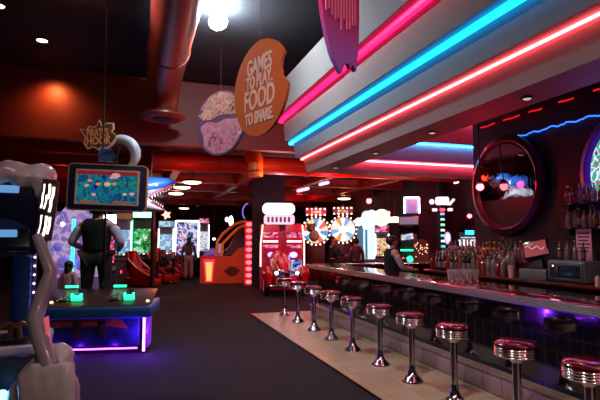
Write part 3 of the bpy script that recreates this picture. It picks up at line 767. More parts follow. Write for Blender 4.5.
for i, (x, z, rr, cc) in enumerate(((-.27, .1, .03, 'o'), (-.31, .02, .03, 'p'), (-.14, .05, .035, 'o'), (0, .05, .045, 'y'), (.1, .06, .03, 'o'), (.12, .19, .06, 'p'), (-.2, -.12, .03, 'p'), (.27, -.1, .028, 'y'), (.38, -.09, .035, 'p'), (.06, .16, .03, 'p'))):
    m_ = {'o': glow('fish_orange', (.75, .25, .08), .8), 'p': glow('fish_pink', (.8, .3, .35), .8), 'y': glow('fish_yellow', (.7, .5, .15), .8)}[cc]
    pts = [(x+rr*math.cos(a)*1.2, z+rr*.75*math.sin(a)) for a in [2*PI*k/14 for k in range(12)]]+[(x+rr*1.7, z-rr*.6), (x+rr*1.7, z+rr*.5)]
    o = MB().prism([(q[0], q[1]) for q in pts[:12]]+[], .006, T((0, -.082, 0))).build('fish_picture', m_, scr); o.matrix_local = SM
for x0, x1 in ((-.4, -.12), (.1, .4)):
    pts = [(x0, -.25)]+[(x0+(x1-x0)*k/6, -.215+.02*math.sin(k*2.2)) for k in range(7)]+[(x1, -.25)]
    o = MB().prism(pts, .006, T((0, -.081, 0))).build('sand_picture', glow('sand_brown', (.3, .12, .04), .6), scr); o.matrix_local = SM
# header: gold lettering plate with a big grey hook
hm = loc_of(kiosk, at(99, 136.5, 7.9))
HM = T(hm) @ Matrix.Rotation(R(-4), 4, 'Y')
jag = [(1.08*a_, 1.05*b_) for a_, b_ in [(-.27, .13), (-.17, .11), (-.13, .17), (-.07, .14), (-.02, .17), (.02, .26), (.05, .17), (.14, .21), (.22, .2), (.22, .11), (.19, .07), (.27, .0), (.25, -.06), (.19, -.14), (.11, -.2), (.05, -.17), (-.02, -.21), (-.09, -.16), (-.17, -.19), (-.22, -.1), (-.19, -.01)]]
hd = MB().prism(jag, .05, HM).build('header_plate', mat('pale_gold_sign', '#c8a888', .5, noise=.1, emit='#c8a888', es=.07), kiosk)
inn = [(x*.9, z*.88) for x, z in jag]
MB().prism(inn, .01, HM @ T((0, -.03, 0))).build('header_panel', mat('dark_brown_sign', '#5c3a2c', .5, noise=.3), hd)
M_gold = mat('orange_gold_lettering', '#d8905c', .45, emit='#d88850', es=.06)
text("PIRATE'S", .17, 'lettering', M_gold, hd, HM @ T((-.01, -.045, .05)), bold=.005, xs=.52)
text('HOOK', .17, 'lettering', M_gold, hd, HM @ T((.0, -.045, -.08)), bold=.006, xs=.72)
hk = loc_of(kiosk, at(119, 155, 8.0))
pts = []; rad = []
for i in range(19):
    a = R(128-i*10.5); pts.append(Vector(hk)+Vector((.26*math.cos(a), 0, .26*math.sin(a)))); rad.append(.035+.055*math.sin(PI*min(1, i/18*1.0+.02)))
MB().tube(pts, .05, 14, radii=rad).build('giant_hook', mat('pale_grey_hook', '#a8b0bc', .45, noise=.1), kiosk)
q = Vector(pts[11])
MB().cyl(q, q+Vector((.1, 0, .03)), .02, .004).build('hook_barb', mat('pale_grey_hook', '#a8b0bc', .45), kiosk)
b = MB(); b.prism([(-.16, -.16), (.14, -.16), (.1, -.05), (0, .08), (-.1, .14), (-.16, .14)], .05, T(loc_of(kiosk, at(109, 152, 8.1))))
b.build('blue_fin_panel', M_blue, kiosk)
MB().tube([Vector(loc_of(kiosk, at(119, 146, 8.0))), Vector(loc_of(kiosk, at(115, 166, 8.0)))], .02).build('header_strut', M_black, kiosk)
# thin dark pole standing in front of the header
q = at(101.3, 200, 7.3)
t = thing('hanging_rod', 'thin dark rod hanging from the ceiling in front of the fishing game header', 'rod', (q.x, q.y, 5.4))
MB().cyl((0, 0, 0), (0, 0, -2.5), .012, seg=8).build('rod', M_black, t); MB().lathe([(0, 0), (.05, 0), (.04, -.03), (0, -.03)], 16).build('ceiling_cup', M_black, t)

# ------------------------------------------------------------------ ICY GAME (left front)
c0 = at(12, 205, 2.9)
ice = thing('snow_game', 'tall blue arcade game with snow capped hood and dripping white snow leg', 'arcade game', (c0.x, c0.y, 0), -YAW+R(24))
def li(px, py, D): return Vector(loc_of(ice, at(px, py, D)))
M_snow = mat('snow_plastic', '#c4c0cc', .28, noise=.06, coat=.4)
M_icebl = mat('dark_blue_hood', '#0c1838', .25, noise=.25, coat=.3)
hx0, hx1 = li(-60, 220, 2.9).x, li(42, 220, 2.9).x
zt, zb = li(10, 176, 2.9).z, li(10, 257, 2.9).z
b = MB(); b.box(((hx0+hx1)/2, .2, (zt+zb)/2), (hx1-hx0, .5, zt-zb), bev=.07, segs=4); hood = b.build('hood', M_icebl, ice)
# lumpy snow cap with drips
b = MB()
random.seed(11)
for i in range(26):
    x = hx0+(hx1-hx0-.02)*(i % 13)/12; y = .08+.22*(i//13); b.ball((x, y, zt+.0+.018*math.sin(i*1.7)), (.09, .16, .075+.02*random.random()), 14, 8)
for i in range(8): b.ball((hx1+.0+random.uniform(-.01, .02), -.01+.055*i, zt-.05-.02*(i % 3)), (.045, .06, .085), 12, 8)
for x, l in ((hx1-.02, .12), (hx1-.13, .05), (hx1-.32, .06), (hx1-.44, .04)):
    b.cyl((x, -.06, zt), (x, -.06, zt-l), .05, .025, 12); b.ball((x, -.06, zt-l), .027)
def fuse(mb, name, m, parent, vox=.022, sub=0):
    o = mb.build(name, m, parent); md = o.modifiers.new('r', 'REMESH'); md.mode = 'VOXEL'; md.voxel_size = vox; md.use_smooth_shade = True
    sm2 = o.modifiers.new('s', 'SMOOTH'); sm2.iterations = 2; sm2.factor = .6
    dg = bpy.context.evaluated_depsgraph_get(); dg.update(); me = bpy.data.meshes.new_from_object(o.evaluated_get(dg)); o.modifiers.clear(); o.data = me
    for p_ in me.polygons: p_.use_smooth = True
    return o
fuse(b, 'snow_cap', M_snow, ice, .02)
for z, w in ((li(0, 190, 2.9).z, .30), (li(0, 233.5, 2.9).z, .29)):
    x1 = li(20, 190, 2.9).x
    MB().box((x1-w/2-.1, -.06, z), (w+.2, .02, .042), bev=.006).build('light_blue_display', glow('pale_blue_display', (.16, .42, .85), .75), hood)
MB().prism([(-.3, 0), (.14, 0), (.05, .05), (-.08, .075), (-.3, .08)], .02, T((li(4, 230, 2.9).x, -.055, li(4, 229, 2.9).z))).build('blue_wave_panel', mat('mid_blue_panel', '#1c3c80', .35), hood)
# rows of bright lamp tubes on the hood's right corner
M_lamp = glow('lamp_ivory', (1, .9, .74), 2.6)
for (xa, ya, xb, yb) in ((45, 184, 43, 196), (50, 184, 48, 199), (54, 187, 51, 201), (47, 195, 44, 209), (43, 196, 41, 208), (51, 200, 49, 212), (42, 215, 38, 236), (46.5, 216, 43, 236), (50, 217, 47, 234)):
    a_ = li(xa, ya, 2.78); c_ = li(xb, yb, 2.78); MB().tube([a_, (a_+c_)/2+Vector((.004, 0, 0)), c_], .0062, 8).build('ivory_lamp_tube', M_lamp, hood)
MB().tube([li(51.5, 180, 2.82), li(48, 210, 2.82), li(43, 240, 2.82)], .045, 10).build('lamp_channel', mat('frosted_channel', '#3c3848', .3), hood)
# zigzag icicle leg
pts = [li(37, 236, 2.75), li(44, 254, 2.72), li(51, 272, 2.7), li(42, 296, 2.66), (li(35, 319, 2.62)), li(41, 340, 2.56), li(50, 366, 2.54)]
b = MB(); b.tube(pts, .045, 12, radii=[.028, .032, .036, .038, .042, .044, .046]); b.build('zigzag_leg', mat('lavender_leg', '#908c9c', .3, noise=.08, coat=.3), ice)
a_ = li(44, 318, 2.6); MB().prism([(-.012, .04), (.008, .05), (.016, -.02), (0, -.05)], .012, T(li(46.5, 326, 2.53))).build('pink_reflector', glow('pink_reflector', (.8, .12, .15), .7), ice)
# playfield with rim, lower body
xr = li(46, 345, 2.7).x
b = MB(); b.box(((hx0+xr)/2, .40, .48), (xr-hx0-.06, .62, .96), bev=.03); b.build('lower_cabinet', mat('teal_cabinet_art', '#16404c', .3, noise=.6, nscale=4), ice)
b = MB(); b.box(((hx0+xr)/2, .1, 1.0), (xr-hx0, .09, .05), bev=.02); b.box(((hx0+xr)/2, .68, 1.0), (xr-hx0, .09, .05), bev=.02); b.box((xr-.04, .38, 1.0), (.09, .62, .05), bev=.02); b.build('white_rim', M_snow, ice)
for x_, y_ in ((li(7, 342, 3.3).x, .5), (li(20, 342, 3.3).x, .5)):
    MB().tube([(x_-.07, y_, 1.0), (x_-.06, y_, 1.07), (x_, y_, 1.1), (x_+.06, y_, 1.07), (x_+.07, y_, 1.0)], .018).build('tan_hoop', mat('tan_hoop', '#8c6848', .5), ice)
MB().box((li(18, 300, 3.3).x, .6, 1.3), (.12, .08, .62), bev=.02).build('rear_post', M_blue, ice)
MB().cyl((li(31, 300, 3.3).x, .6, 1.0), (li(31, 300, 3.3).x, .6, 1.56), .012).build('rear_rod', M_alum, ice)
for k in range(9):
    MB().ball((li(31, 300, 3.3).x+.001, .583, 1.05+.06*k), .008, 8, 6).build('tiny_violet_lamp', glow('violet_led', (.5, .35, 1), 6), ice)
# snow heap running down the front right corner
b = MB()
heap = [(50, 358, .075), (61, 352, .055), (68, 355, .045), (42, 370, .09), (56, 366, .09), (67, 370, .055), (34, 384, .11), (50, 388, .14), (64, 392, .10), (24, 396, .10), (38, 404, .14), (56, 412, .15), (70, 412, .08), (44, 430, .16), (62, 440, .13), (50, 470, .16), (58, 500, .14), (40, 500, .16), (44, 540, .17)]
for px, py, r_ in heap:
    b.ball(li(px, py, 2.62), (r_*.8, r_*.8, r_*1.0), 14, 10)
for i in range(16):
    q = li(24+3.2*i, 372+10*math.sin(i*1.3), 2.52); b.tube([q, q+Vector((0, -.02, -.1)), q+Vector((0, -.02, -.2))], .02, 8, radii=[.03, .026, .016])
fuse(b, 'snow_heap', M_snow, ice, .018)
MB().ball(li(2, 396, 2.6), .03).build('blue_lamp', glow('blue_lamp', (.1, .4, 1), 8), ice)
light('POINT', 'snow_fill_lamp', at(60, 330, 2.0), 1.2, '#ffe0d0', .15)

# ------------------------------------------------------------------ ARCADE FLOOR
def gpos(px, D): p = at(px, 239, D); return Vector((p.x, p.y, 0))
def width(px0, px1, D): return (at(px1, 239, D)-at(px0, 239, D)).length
def zat(py, D, px=300): return at(px, py, D).z
def bulbs(pts, r, m, t, nm='bulb', y=0):
    for q in pts: MB().ball(q, r, 8, 6).build(nm, m, t)
def oval(w, h, n=28): return [(w/2*math.cos(2*PI*i/n), h/2*math.sin(2*PI*i/n)) for i in range(n)]
M_bulb = glow('bulb_warm_white', (1, .8, .66), 3.2)
M_bulbw = glow('bulb_white', (.95, .97, 1), 8)
M_strip = glow('strip_white', (.85, .9, 1), 4)
M_redl = glow('red_lamp', (1, .03, .05), 5)
SC = {
 'pinkblue': screenmat('pink_blue_screen', ['#10205c', '#5090e0', '#e8f0ff', '#e070b0', '#301860', '#80c8f0'], 4, .8),
 'blue': screenmat('pale_blue_screen', ['#70b0e0', '#d0f0ff', '#90d0f0'], 6, .8),
 'warm': screenmat('warm_screen', ['#c06020', '#f0c870', '#fff0d8', '#d05050', '#90d0e0'], 6, .8),
 'green': screenmat('green_screen', ['#0a5028', '#20c060', '#d8ffe8', '#108040'], 5, .8),
 'lilac': screenmat('lilac_window', ['#7860b8', '#b090e0', '#e0c0f0', '#9878d8', '#c8b0ff'], 4.5, .6),
 'white': screenmat('white_picture', ['#a0b0e0', '#ffffff', '#e0d0f0', '#9090c0'], 8, .8),
 'pink': screenmat('pink_screen', ['#a01850', '#ff80b0', '#ffe0f0', '#d02060'], 7, .8),
}
def cabinet(name, label, px, D, w, h, body, scr, marq, strip=None, cat='arcade game', depth=.8, turn=0, screen_h=.5, side_strips=True, marquee=True):
    p = gpos(px, D); t = thing(name, label, cat, p, face(p)+R(turn))
    d = depth
    prof = [(-d*.5, .0), (d*.5, 0), (d*.5, h), (-d*.28, h), (-d*.34, h-.28), (-d*.05, h-.34), (.02, 1.1), (-d*.48, .98), (-d*.56, .86), (-d*.46, .8)]
    Mx = Matrix.Rotation(PI/2, 4, 'Z')
    MB().prism(prof, w, Mx @ Matrix.Diagonal((1, 1, 1, 1))).build('cabinet_body', body, t, angle=30)
    MB().box((0, -d*.25, 1.06), (w*.9, d*.42, .03), rot=(R(13), 0, 0), bev=.008).build('control_panel', M_black, t)
    for k in range(4): MB().cyl((-w*.3+w*.2*k, -d*.3, 1.06), (-w*.3+w*.2*k, -d*.3, 1.1), .03, seg=10).build('button', [M_redl, M_green2, M_bulb, M_redl][k], t)
    z0, z1 = 1.12, h-.36
    MB().box((0, -.03, (z0+z1)/2), (w*.82, .03, z1-z0), rot=(R(-4), 0, 0), bev=.008).build('screen', scr, t)
    if marquee: MB().box((0, -d*.33, h-.14), (w*.92, .05, .22), bev=.01).build('marquee', marq, t)
    if side_strips:
        for sx in (-1, 1): MB().cyl((sx*w*.47, -d*.1, 1.0), (sx*w*.47, -d*.1, h-.3), .022, seg=8).build('light_strip', strip or M_strip, t)
    cd = MB().box((0, -d*.47, .4), (w*.4, .03, .35), bev=.01).build('coin_door', M_grey, t)
    MB().box((0, -d*.49, .45), (.05, .012, .1)).build('coin_slot', M_redl, cd)
    return t

# lilac prize machine behind the man
p = gpos(74, 10.3)
t = thing('prize_machine', 'tall prize machine with glowing lilac glass behind the man in the vest', 'prize machine', p, face(p)+R(6))
MB().box((0, .1, .45), (.98, .8, .9), bev=.03).build('base_cabinet', mat('lilac_cabinet', '#7a68a0', .5), t)
MB().prism([(-.47, .9), (.47, .9), (.47, 2.15), (.3, 2.3), (-.2, 2.3), (-.47, 1.95)], .03, T((0, -.28, 0))).build('lit_window', SC['lilac'], t)
for x in (-.48, .48): MB().box((x, -.28, 1.5), (.05, .06, 1.3), bev=.01).build('frame_post', M_white, t)
MB().box((0, .12, 1.55), (.96, .7, 1.3), bev=.02).build('window_box', mat('lilac_cabinet', '#7a68a0', .5), t)
MB().cyl((-.05, -.33, 1.0), (-.05, -.33, 2.05), .03).build('cyan_tube', glow('cyan_tube', (.02, .6, 1), 4), t)
for x, z in ((-.25, 1.95), (.2, 1.7), (.3, 1.3)): MB().ball((x, -.32, z), .04).build('pearl_lamp', M_bulbw, t)
for x, z, rr in ((-.2, 1.2, .12), (.12, 1.15, .13), (.28, 1.45, .09), (-.32, 1.5, .09), (.1, 1.9, .1)):
    MB().ball((x, -.29, z), (rr, .06, rr), 12, 8).build('prize_ball', mat('violet_plush', '#8070d8', .7, emit='#8070d8', es=.35), t)

cabinet('arcade_cabinet', 'slim silver arcade machine with pale monitor and gold scrolled top, right of the vested man', 122, 19, .7, 2.65, M_grey, SC['blue'], mat('gold_scroll', '#a08058', .5, emit='#a08058', es=.2))
t = cabinet('arcade_cabinet', 'green lit arcade machine below the shark head', 142, 20, .78, 2.75, mat('green_body', '#0c3c20', .5), SC['green'], glow('green_sign', (.3, 1, .6), 3), strip=M_green2)
t = cabinet('arcade_cabinet', 'slim arcade machine under a pink star lamp, left of the large bright screen', 166, 20.5, .62, 2.4, M_grey, SC['blue'], SC['blue'])
MB().prism([(.2*(1 if k % 2 else .55)*math.cos(PI*k/5), .2*(1 if k % 2 else .55)*math.sin(PI*k/5)) for k in range(10)], .05, T((0, -.2, 2.63))).build('star_lamp', glow('star_pink', (1, .35, .3), 2.5), t)
MB().cyl((0, -.2, 2.38), (0, -.2, 2.6), .02).build('lamp_stem', M_black, t)
cabinet('arcade_cabinet', 'red arcade machine squeezed between the green machine and the star lamp machine', 155, 22, .5, 2.0, mat('red_body', '#7c1014', .5), mat('dark_screen_off', '#200808', .2, emit='#a02018', es=.15), mat('dark_red_sign', '#701010', .5, emit='#c01818', es=.3), side_strips=False)
# large bright screen machine
p = gpos(187, 22); w = width(175, 199, 22)
t = thing('arcade_cabinet', 'wide arcade machine with a large blue and pink screen framed in white light', 'arcade game', p, face(p))
MB().box((0, .35, 1.2), (w, .6, 2.4), bev=.02).build('cabinet_body', M_navy, t)
MB().box((0, .03, 1.68), (w*.86, .04, 1.45)).build('screen', screenmat('pink_blue_screen2', ['#10204c', '#4080d0', '#e8f0ff', '#c060a8', '#201050', '#60b0e0'], 3.5, .8), t)
for sx in (-1, 1): MB().box((sx*w*.47, .0, 1.65), (.06, .06, 1.6), bev=.02).build('light_bar', M_strip, t)
MB().box((0, .0, 2.44), (w*.96, .06, .07), bev=.02).build('light_bar', M_strip, t)
MB().box((0, -.2, .85), (w*.9, .5, .1), bev=.02).build('control_shelf', M_black, t)
cabinet('arcade_cabinet', 'narrow pink and white lit machine right of the large bright screen', 204, 25.2, .5, 2.7, M_grey, SC['white'], SC['pink'])
cabinet('arcade_cabinet', 'dark arcade machine partly hidden behind the big game screen mast', 108, 13.0, .4, 2.3, M_black, SC['pink'], M_bulbw, side_strips=False)

# shark head above
p = at(147, 195, 12.0)
t = thing('shark_head', 'large blue and white shark head with open toothy mouth right of the framed game screen', 'shark sculpture', p, -YAW)
def shark_half(z0, z1, upper):
    b = MB(); secs = []
    for i in range(9):
        if upper: x = [-.9, -.6, -.3, 0, .2, .4, .55, .66, .72][i]; zt_ = [.40, .43, .44, .44, .43, .42, .40, .37, .33][i]; zb_ = [-.1, -.1, -.1, -.1, -.08, .06, .16, .24, .30][i]; hw = [.36, .4, .4, .38, .34, .28, .21, .13, .04][i]
        else: x = [-.9, -.6, -.3, 0, .1, .2, .3, .38, .42][i]; zt_ = [.0, .0, .0, .0, -.08, -.16, -.24, -.30, -.33][i]; zb_ = [-.36, -.38, -.4, -.4, -.4, -.4, -.4, -.39, -.36][i]; hw = [.34, .38, .38, .34, .31, .26, .19, .12, .05][i]
        ring = []
        for k in range(16):
            a = 2*PI*k/16; cz = (zt_+zb_)/2; rz = (zt_-zb_)/2
            ring.append(b.bm.verts.new((x, hw*math.cos(a), cz+rz*math.sin(a))))
        secs.append(ring)
    for a, c_ in zip(secs, secs[1:]):
        for k in range(16): l = (k+1) % 16; b.bm.faces.new((a[k], a[l], c_[l], c_[k]))
    b.bm.faces.new(secs[0][::-1]); b.bm.faces.new(secs[-1])
    return b
M_shark = mat('shark_two_tone', '#2c68c8', .35, emit='#2060d0', es=0); nt = M_shark.node_tree; b_ = nt.nodes['Principled BSDF']
tc = nt.nodes['Texture Coordinate']; sp = nt.nodes.new('ShaderNodeSeparateXYZ'); nt.links.new(tc.outputs['Object'], sp.inputs[0])
mt_ = nt.nodes.new('ShaderNodeMath'); mt_.operation = 'MULTIPLY_ADD'; nt.links.new(sp.outputs['X'], mt_.inputs[0]); mt_.inputs[1].default_value = -.24; nt.links.new(sp.outputs['Z'], mt_.inputs[2])
rr = nt.nodes.new('ShaderNodeValToRGB'); rr.color_ramp.interpolation = 'CONSTANT'; rr.color_ramp.elements[0].color = (*C('#dce0ea'), 1); rr.color_ramp.elements[1].position = .04; rr.color_ramp.elements[1].color = (*C('#2c68c8'), 1)
nt.links.new(mt_.outputs[0], rr.inputs['Fac']); nt.links.new(rr.outputs['Color'], b_.inputs['Base Color'])
shark_half(0, 0, True).build('upper_head', M_shark, t)
shark_half(0, 0, False).build('lower_jaw', mat('shark_belly_white', '#dce0ea', .4), t)
MB().ball((.30, -.02, -.07), (.26, .2, .13), 14, 8, rot=(0, R(-5), 0)).build('mouth_cavity', mat('dark_mouth', '#28060a', .6), t)
MB().tube([(.70, -.03, .29), (.52, -.2, .15), (.36, -.28, .05), (.18, -.33, -.07), (.2, -.29, -.15), (.3, -.2, -.24), (.41, -.06, -.33)], .022, 8).build('gum', mat('red_gum', '#b02838', .4), t)
for k in range(9):
    f = k/8; x = .66-.44*f; y = -.08-.27*f
    MB().cyl((x, y, .25-.30*f), (x+.02, y, .17-.30*f), .022, .003, 8).build('tooth', mat('tooth_white', '#f0ece4', .3), t)
for k in range(6):
    f = k/5; x = .40-.2*f; y = -.08-.22*f
    MB().cyl((x, y, -.31+.14*f), (x+.02, y, -.24+.14*f), .02, .003, 8).build('tooth', mat('tooth_white', '#f0ece4', .3), t)
MB().ball((.3, -.30, .22), (.03, .02, .03)).build('eye', M_bulbw, t)
hang_cables(t, [-.4, .1], .42, 4.07-p.z)
light('SPOT', 'shark_fill', (p.x-.1, p.y-1.8, p.z+.9), 300, '#e8f0ff', .06, rot=(R(64), 0, 0), spot=50)  # unseen spot added to brighten the shark from the front

# red racing seats in the distance
def racing_seat(px, D, label, sc_, turn):
    p = gpos(px, D); t = thing('racing_seat', label, 'racing game seat', p, face(p)+R(turn)); t.scale = (sc_,)*3
    m_ = mat('glossy_red_seat', '#a01418', .3, coat=.4, emit='#a01418', es=.0)
    MB().box((0, 0, .2), (.7, 1.1, .3), bev=.08, segs=3).build('pod_base', m_, t)
    b = MB(); b.tube([(0, -.3, .42), (0, 0, .4), (0, .25, .48), (0, .38, .8), (0, .42, 1.1), (0, .42, 1.25)], .2, 12, radii=[.16, .22, .25, .25, .22, .12]); b.build('bucket_seat', m_, t)
    for sx in (-1, 1): MB().tube([(sx*.3, -.5, .35), (sx*.36, 0, .6), (sx*.34, .4, .95), (sx*.2, .5, 1.2)], .06, 8).build('side_bolster', m_, t)
    MB().cyl((0, -.5, .3), (0, -.55, .9), .05).build('steering_column', M_black, t)
    MB().torus((0, -.5, .95), .16, .02, Matrix.Rotation(R(20), 4, 'X')).build('steering_wheel', M_black, t)
racing_seat(144, 17.3, 'red racing pod seat left of the two, below the green machine', 1.0, 60)
racing_seat(164, 19.2, 'red racing pod seat middle of the three in the distance', 1.05, 40)
racing_seat(179, 21.0, 'red racing pod seat farthest right, beside the standing girl', 1.0, 120)
q = gpos(153, 16.6); t = thing('post', 'thin black post between the red racing seats', 'post', q); MB().cyl((0, 0, .05), (0, 0, 4.05), .07).build('shaft', M_black, t); MB().lathe([(0, .06), (.12, .05), (.14, 0), (0, 0)], 16).build('foot', M_black, t)

# violet motorcycle ride
p = gpos(213, 22.6)
t = thing('motorcycle_ride', 'small violet and white motorcycle ride beside the orange cabin', 'ride', p, face(p)+R(50))
M_vio = mat('violet_fairing', '#a070c8', .35, emit='#a060d0', es=.25)
MB().box((0, .1, .12), (.5, 1.3, .24), bev=.05).build('platform', M_black, t)
MB().tube([(0, -.5, .5), (0, -.3, .95), (0, 0, 1.1), (0, .35, .95), (0, .6, .6)], .14, 12, radii=[.07, .15, .16, .15, .08]).build('body_shell', M_vio, t)
for y in (-.5, .55):
    wt = MB().torus((0, y, .5), .25, .06, Matrix.Rotation(PI/2, 4, 'Z')).build('wheel', M_black, t)
    MB().cyl((-.04, y, .5), (.04, y, .5), .1).build('hub', M_alum, wt)
MB().prism([(-.25, 1.05), (.25, 1.05), (.16, 1.45), (-.16, 1.45)], .03, T((0, -.42, 0))).build('windshield', mat('white_shield', '#c8c0d8', .3, emit='#d0c0f0', es=.3), t)
MB().cyl((-.3, -.3, 1.15), (.3, -.3, 1.15), .025).build('handlebar', M_alum, t)
MB().box((0, .25, 1.16), (.2, .4, .08), bev=.03).build('saddle', M_white, t)
# capsule lamps far away
for px, py, hh, w, c_, lab in ((231, 221, .55, .2, (.95, .95, 1), 'tall white capsule lamp above the orange cabin'), (227, 219.5, .25, .16, (1, .9, .85), 'small round white lamp left of the capsule lamp'), (214, 239, .14, .14, (.45, .5, 1), 'tiny blue white lamp between the violet ride and the orange cabin')):
    D = 26; q = at(px, py, D); t = thing('capsule_lamp', lab, 'lamp', q, face(q))
    MB().ball((0, 0, 0), (w*.6, .08, hh*.9/1.0*.55+.0), 14, 10).build('globe', glow('lamp_%d' % px, c_, 5), t)
    MB().cyl((0, .04, 0), (0, .04, 4.05-q.z), .015).build('stem', M_black, t)
t = thing('violet_arc_lamp', 'thin curved violet neon arc left of the dark column', 'neon light', at(249, 212, 17.2), -YAW)
MB().tube([(.22*math.cos(a), 0, .3*math.sin(a)) for a in [R(100+12*k) for k in range(12)]], .018).build('glass_tube', glow('violet_neon', (.25, .2, 1), 1.2), t)
MB().cyl((0, .02, .3), (0, .02, 4.05-t.location.z), .01).build('wire', M_black, t)

# orange open cabin game
D = 19.0; p = gpos(224, D); w = width(200, 246, D)
t = thing('ride_cabin_game', 'orange cabin arcade game with curved roll bars and a glowing yellow lamp panel', 'arcade game', p, face(p))
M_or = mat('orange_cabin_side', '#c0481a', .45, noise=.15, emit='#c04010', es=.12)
zt1 = zat(256, D)
MB().prism([(-w/2, 0), (w/2, 0), (w/2, zt1+.35), (w/2-.3, zt1+.3), (w/2-.6, zt1), (-w/2, zt1)], .12).build('side_panel', M_or, t)
for k, (dx, dz) in enumerate(((0, 0), (.2, -.16))):
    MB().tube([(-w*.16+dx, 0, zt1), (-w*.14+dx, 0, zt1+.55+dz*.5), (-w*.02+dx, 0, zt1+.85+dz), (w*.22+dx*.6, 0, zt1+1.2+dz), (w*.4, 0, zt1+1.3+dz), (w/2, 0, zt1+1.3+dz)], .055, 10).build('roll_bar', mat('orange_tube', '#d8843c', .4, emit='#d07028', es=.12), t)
MB().prism([(-w*.38, .06), (-w*.24, .06), (-w*.19, zt1*.88), (-w*.43, zt1*.88)], .03, T((0, -.08, 0))).build('lamp_surround', glow('red_surround', (1, .02, .06), 1.6), t)
MB().prism([(-w*.355, .1), (-w*.265, .1), (-w*.235, zt1*.78), (-w*.385, zt1*.78)], .03, T((0, -.105, 0))).build('yellow_lamp_panel', glow('yellow_panel', (1, .45, .1), 1.5), t)
MB().prism([(.0, .45), (.2, .62), (.42, .62), (.62, .45), (.42, .27), (.2, .27)], .02, T((0, -.075, 0))).build('maroon_emblem', mat('maroon_emblem', '#5c140c', .5), t)
MB().prism([(w*.0, zt1), (w*.44, zt1+.1), (w*.44, zt1+1.1), (w*.28, zt1+1.0)], .02, T((0, .3, 0))).build('grey_back_panel', mat('cabin_interior', '#4a3c40', .5), t)
MB().box((.1, .75, .25), (w*.9, 1.3, .5), bev=.03).build('floor_pod', M_black, t)
MB().tube([(w*.02, .15, zt1+.2), (w*.12, .15, zt1+.35), (w*.2, .15, zt1+.62)], .03).build('lilac_handle', mat('lilac_metal', '#9a90b0', .3, .6), t)
# column of red lamps
D = 18.2; p = gpos(249, D); w = width(245, 253.5, D); h = zat(221, D)
t = thing('lamp_column', 'upright column of ten glowing red lamps between the orange cabin and the red car game', 'light column', p, face(p))
MB().box((0, .1, h/2), (w, .2, h), bev=.02).build('column_body', glow('red_column', (.8, .005, .05), .9), t)
for k in range(10): MB().ball((0, 0, h*(k+.5)/10), (w*.36, .05, h*.032), 14, 8).build('red_lamp', glow('coral_lamp', (1, .16, .14), 2.2), t)
light('POINT', 'lamp_column_glow', (p.x-.1, p.y-.6, 1.0), 18, '#ff1020', .1)
# glowing floor strip
a_ = onfloor(245, 273.5, .03); c_ = onfloor(263, 280.5, .03)
t = thing('floor_light_strip', 'glowing orange strip light along the floor beside the red car game', 'strip light', (a_+c_)/2)
MB().cyl(a_-(a_+c_)/2, c_-(a_+c_)/2, .03).build('diffuser', glow('orange_strip', (1, .3, .12), 5), t)
# red hot rod game
D = 15.6; p = gpos(283, D); w = width(258, 308, D)
t = thing('car_arcade_game', 'red hot rod driving game with a bright white oval marquee and twin screens', 'arcade game', p, face(p)+R(6))
M_car = mat('glossy_car_red', '#b00c14', .22, coat=.6)
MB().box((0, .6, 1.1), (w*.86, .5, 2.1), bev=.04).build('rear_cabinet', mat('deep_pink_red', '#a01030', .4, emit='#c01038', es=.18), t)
b = MB(); b.box((0, -.45, .42), (w*.5, 1.2, .35), bev=.12, segs=4); b.tube([(-.1, -1.0, .62), (-.1, -.6, .78), (-.1, -.2, .9), (-.1, .2, .98)], .3, 16, radii=[.2, .28, .34, .36]); b.build('car_body', M_car, t)
for sx in (-1, 1):
    b = MB(); b.tube([(sx*.52, -1.15, .3), (sx*.54, -1.05, .62), (sx*.54, -.8, .72), (sx*.54, -.5, .6), (sx*.54, -.35, .34)], .13, 10, radii=[.05, .13, .15, .13, .06]); b.build('fender', M_car, t)
    wh = MB().torus((sx*.56, -.78, .3), .22, .085, Matrix.Rotation(PI/2, 4, 'Z'), rs=12).build('wheel', mat('tyre_rubber', '#101012', .7), t)
    MB().torus((sx*.63, -.78, .3), .17, .022, Matrix.Rotation(PI/2, 4, 'Z')).build('whitewall', M_white, wh)
    MB().lathe([(0, .03), (.05, .025), (.13, 0), (0, 0)], 16, Matrix.Rotation(sx*PI/2, 4, 'Y'), (sx*.62, -.78, .3)).build('hubcap', M_chrome, wh)
    hl = MB().lathe([(0, .06), (.05, .05), (.08, 0), (.05, -.08), (0, -.1)], 16, Matrix.Rotation(PI/2, 4, 'X'), (sx*.3, -1.05, .68)).build('headlamp', M_chrome, t)
    MB().ball((sx*.3, -1.11, .68), (.05, .02, .05)).build('headlamp_lens', M_bulbw, hl)
MB().box((0, -1.12, .3), (1.2, .07, .08), bev=.02).build('bumper', M_chrome, t)
b = MB(); b.box((-.1, -1.2, .62), (.34, .05, .34), bev=.03); b.build('grille', M_chrome, t)
for sx in (-1, 1):
    b = MB().box((sx*w*.24-.0, .2, 1.62), (w*.36, .06, .92), bev=.02).build('screen_cabinet', mat('deep_pink_red', '#a01030', .4), t)
    MB().box((sx*w*.24, .16, 1.78), (w*.30, .03, .16)).build('lit_panel', SC['pink'], b)
    MB().box((sx*w*.24, .16, 1.58), (w*.30, .03, .05)).build('lit_panel', M_bulb, b)
    MB().box((sx*w*.24, .16, 1.42), (w*.30, .03, .1)).build('lit_panel', SC['pink'], b)
    MB().tube([(sx*w*.44, .12, .8), (sx*w*.44, .12, 1.5), (sx*w*.40, .12, 2.1)], .022).build('light_trim', glow('peach_trim', (1, .45, .35), 3.5), t)
    MB().ball((sx*w*.22, .1, 1.16), (.13, .04, .09), 14, 8).build('speedo_lamp', glow('violet_lamp', (.35, .3, 1), 3), t)
MB().box((.42, .1, .75), (.36, .03, .5)).build('side_screen', SC['pinkblue'], t)
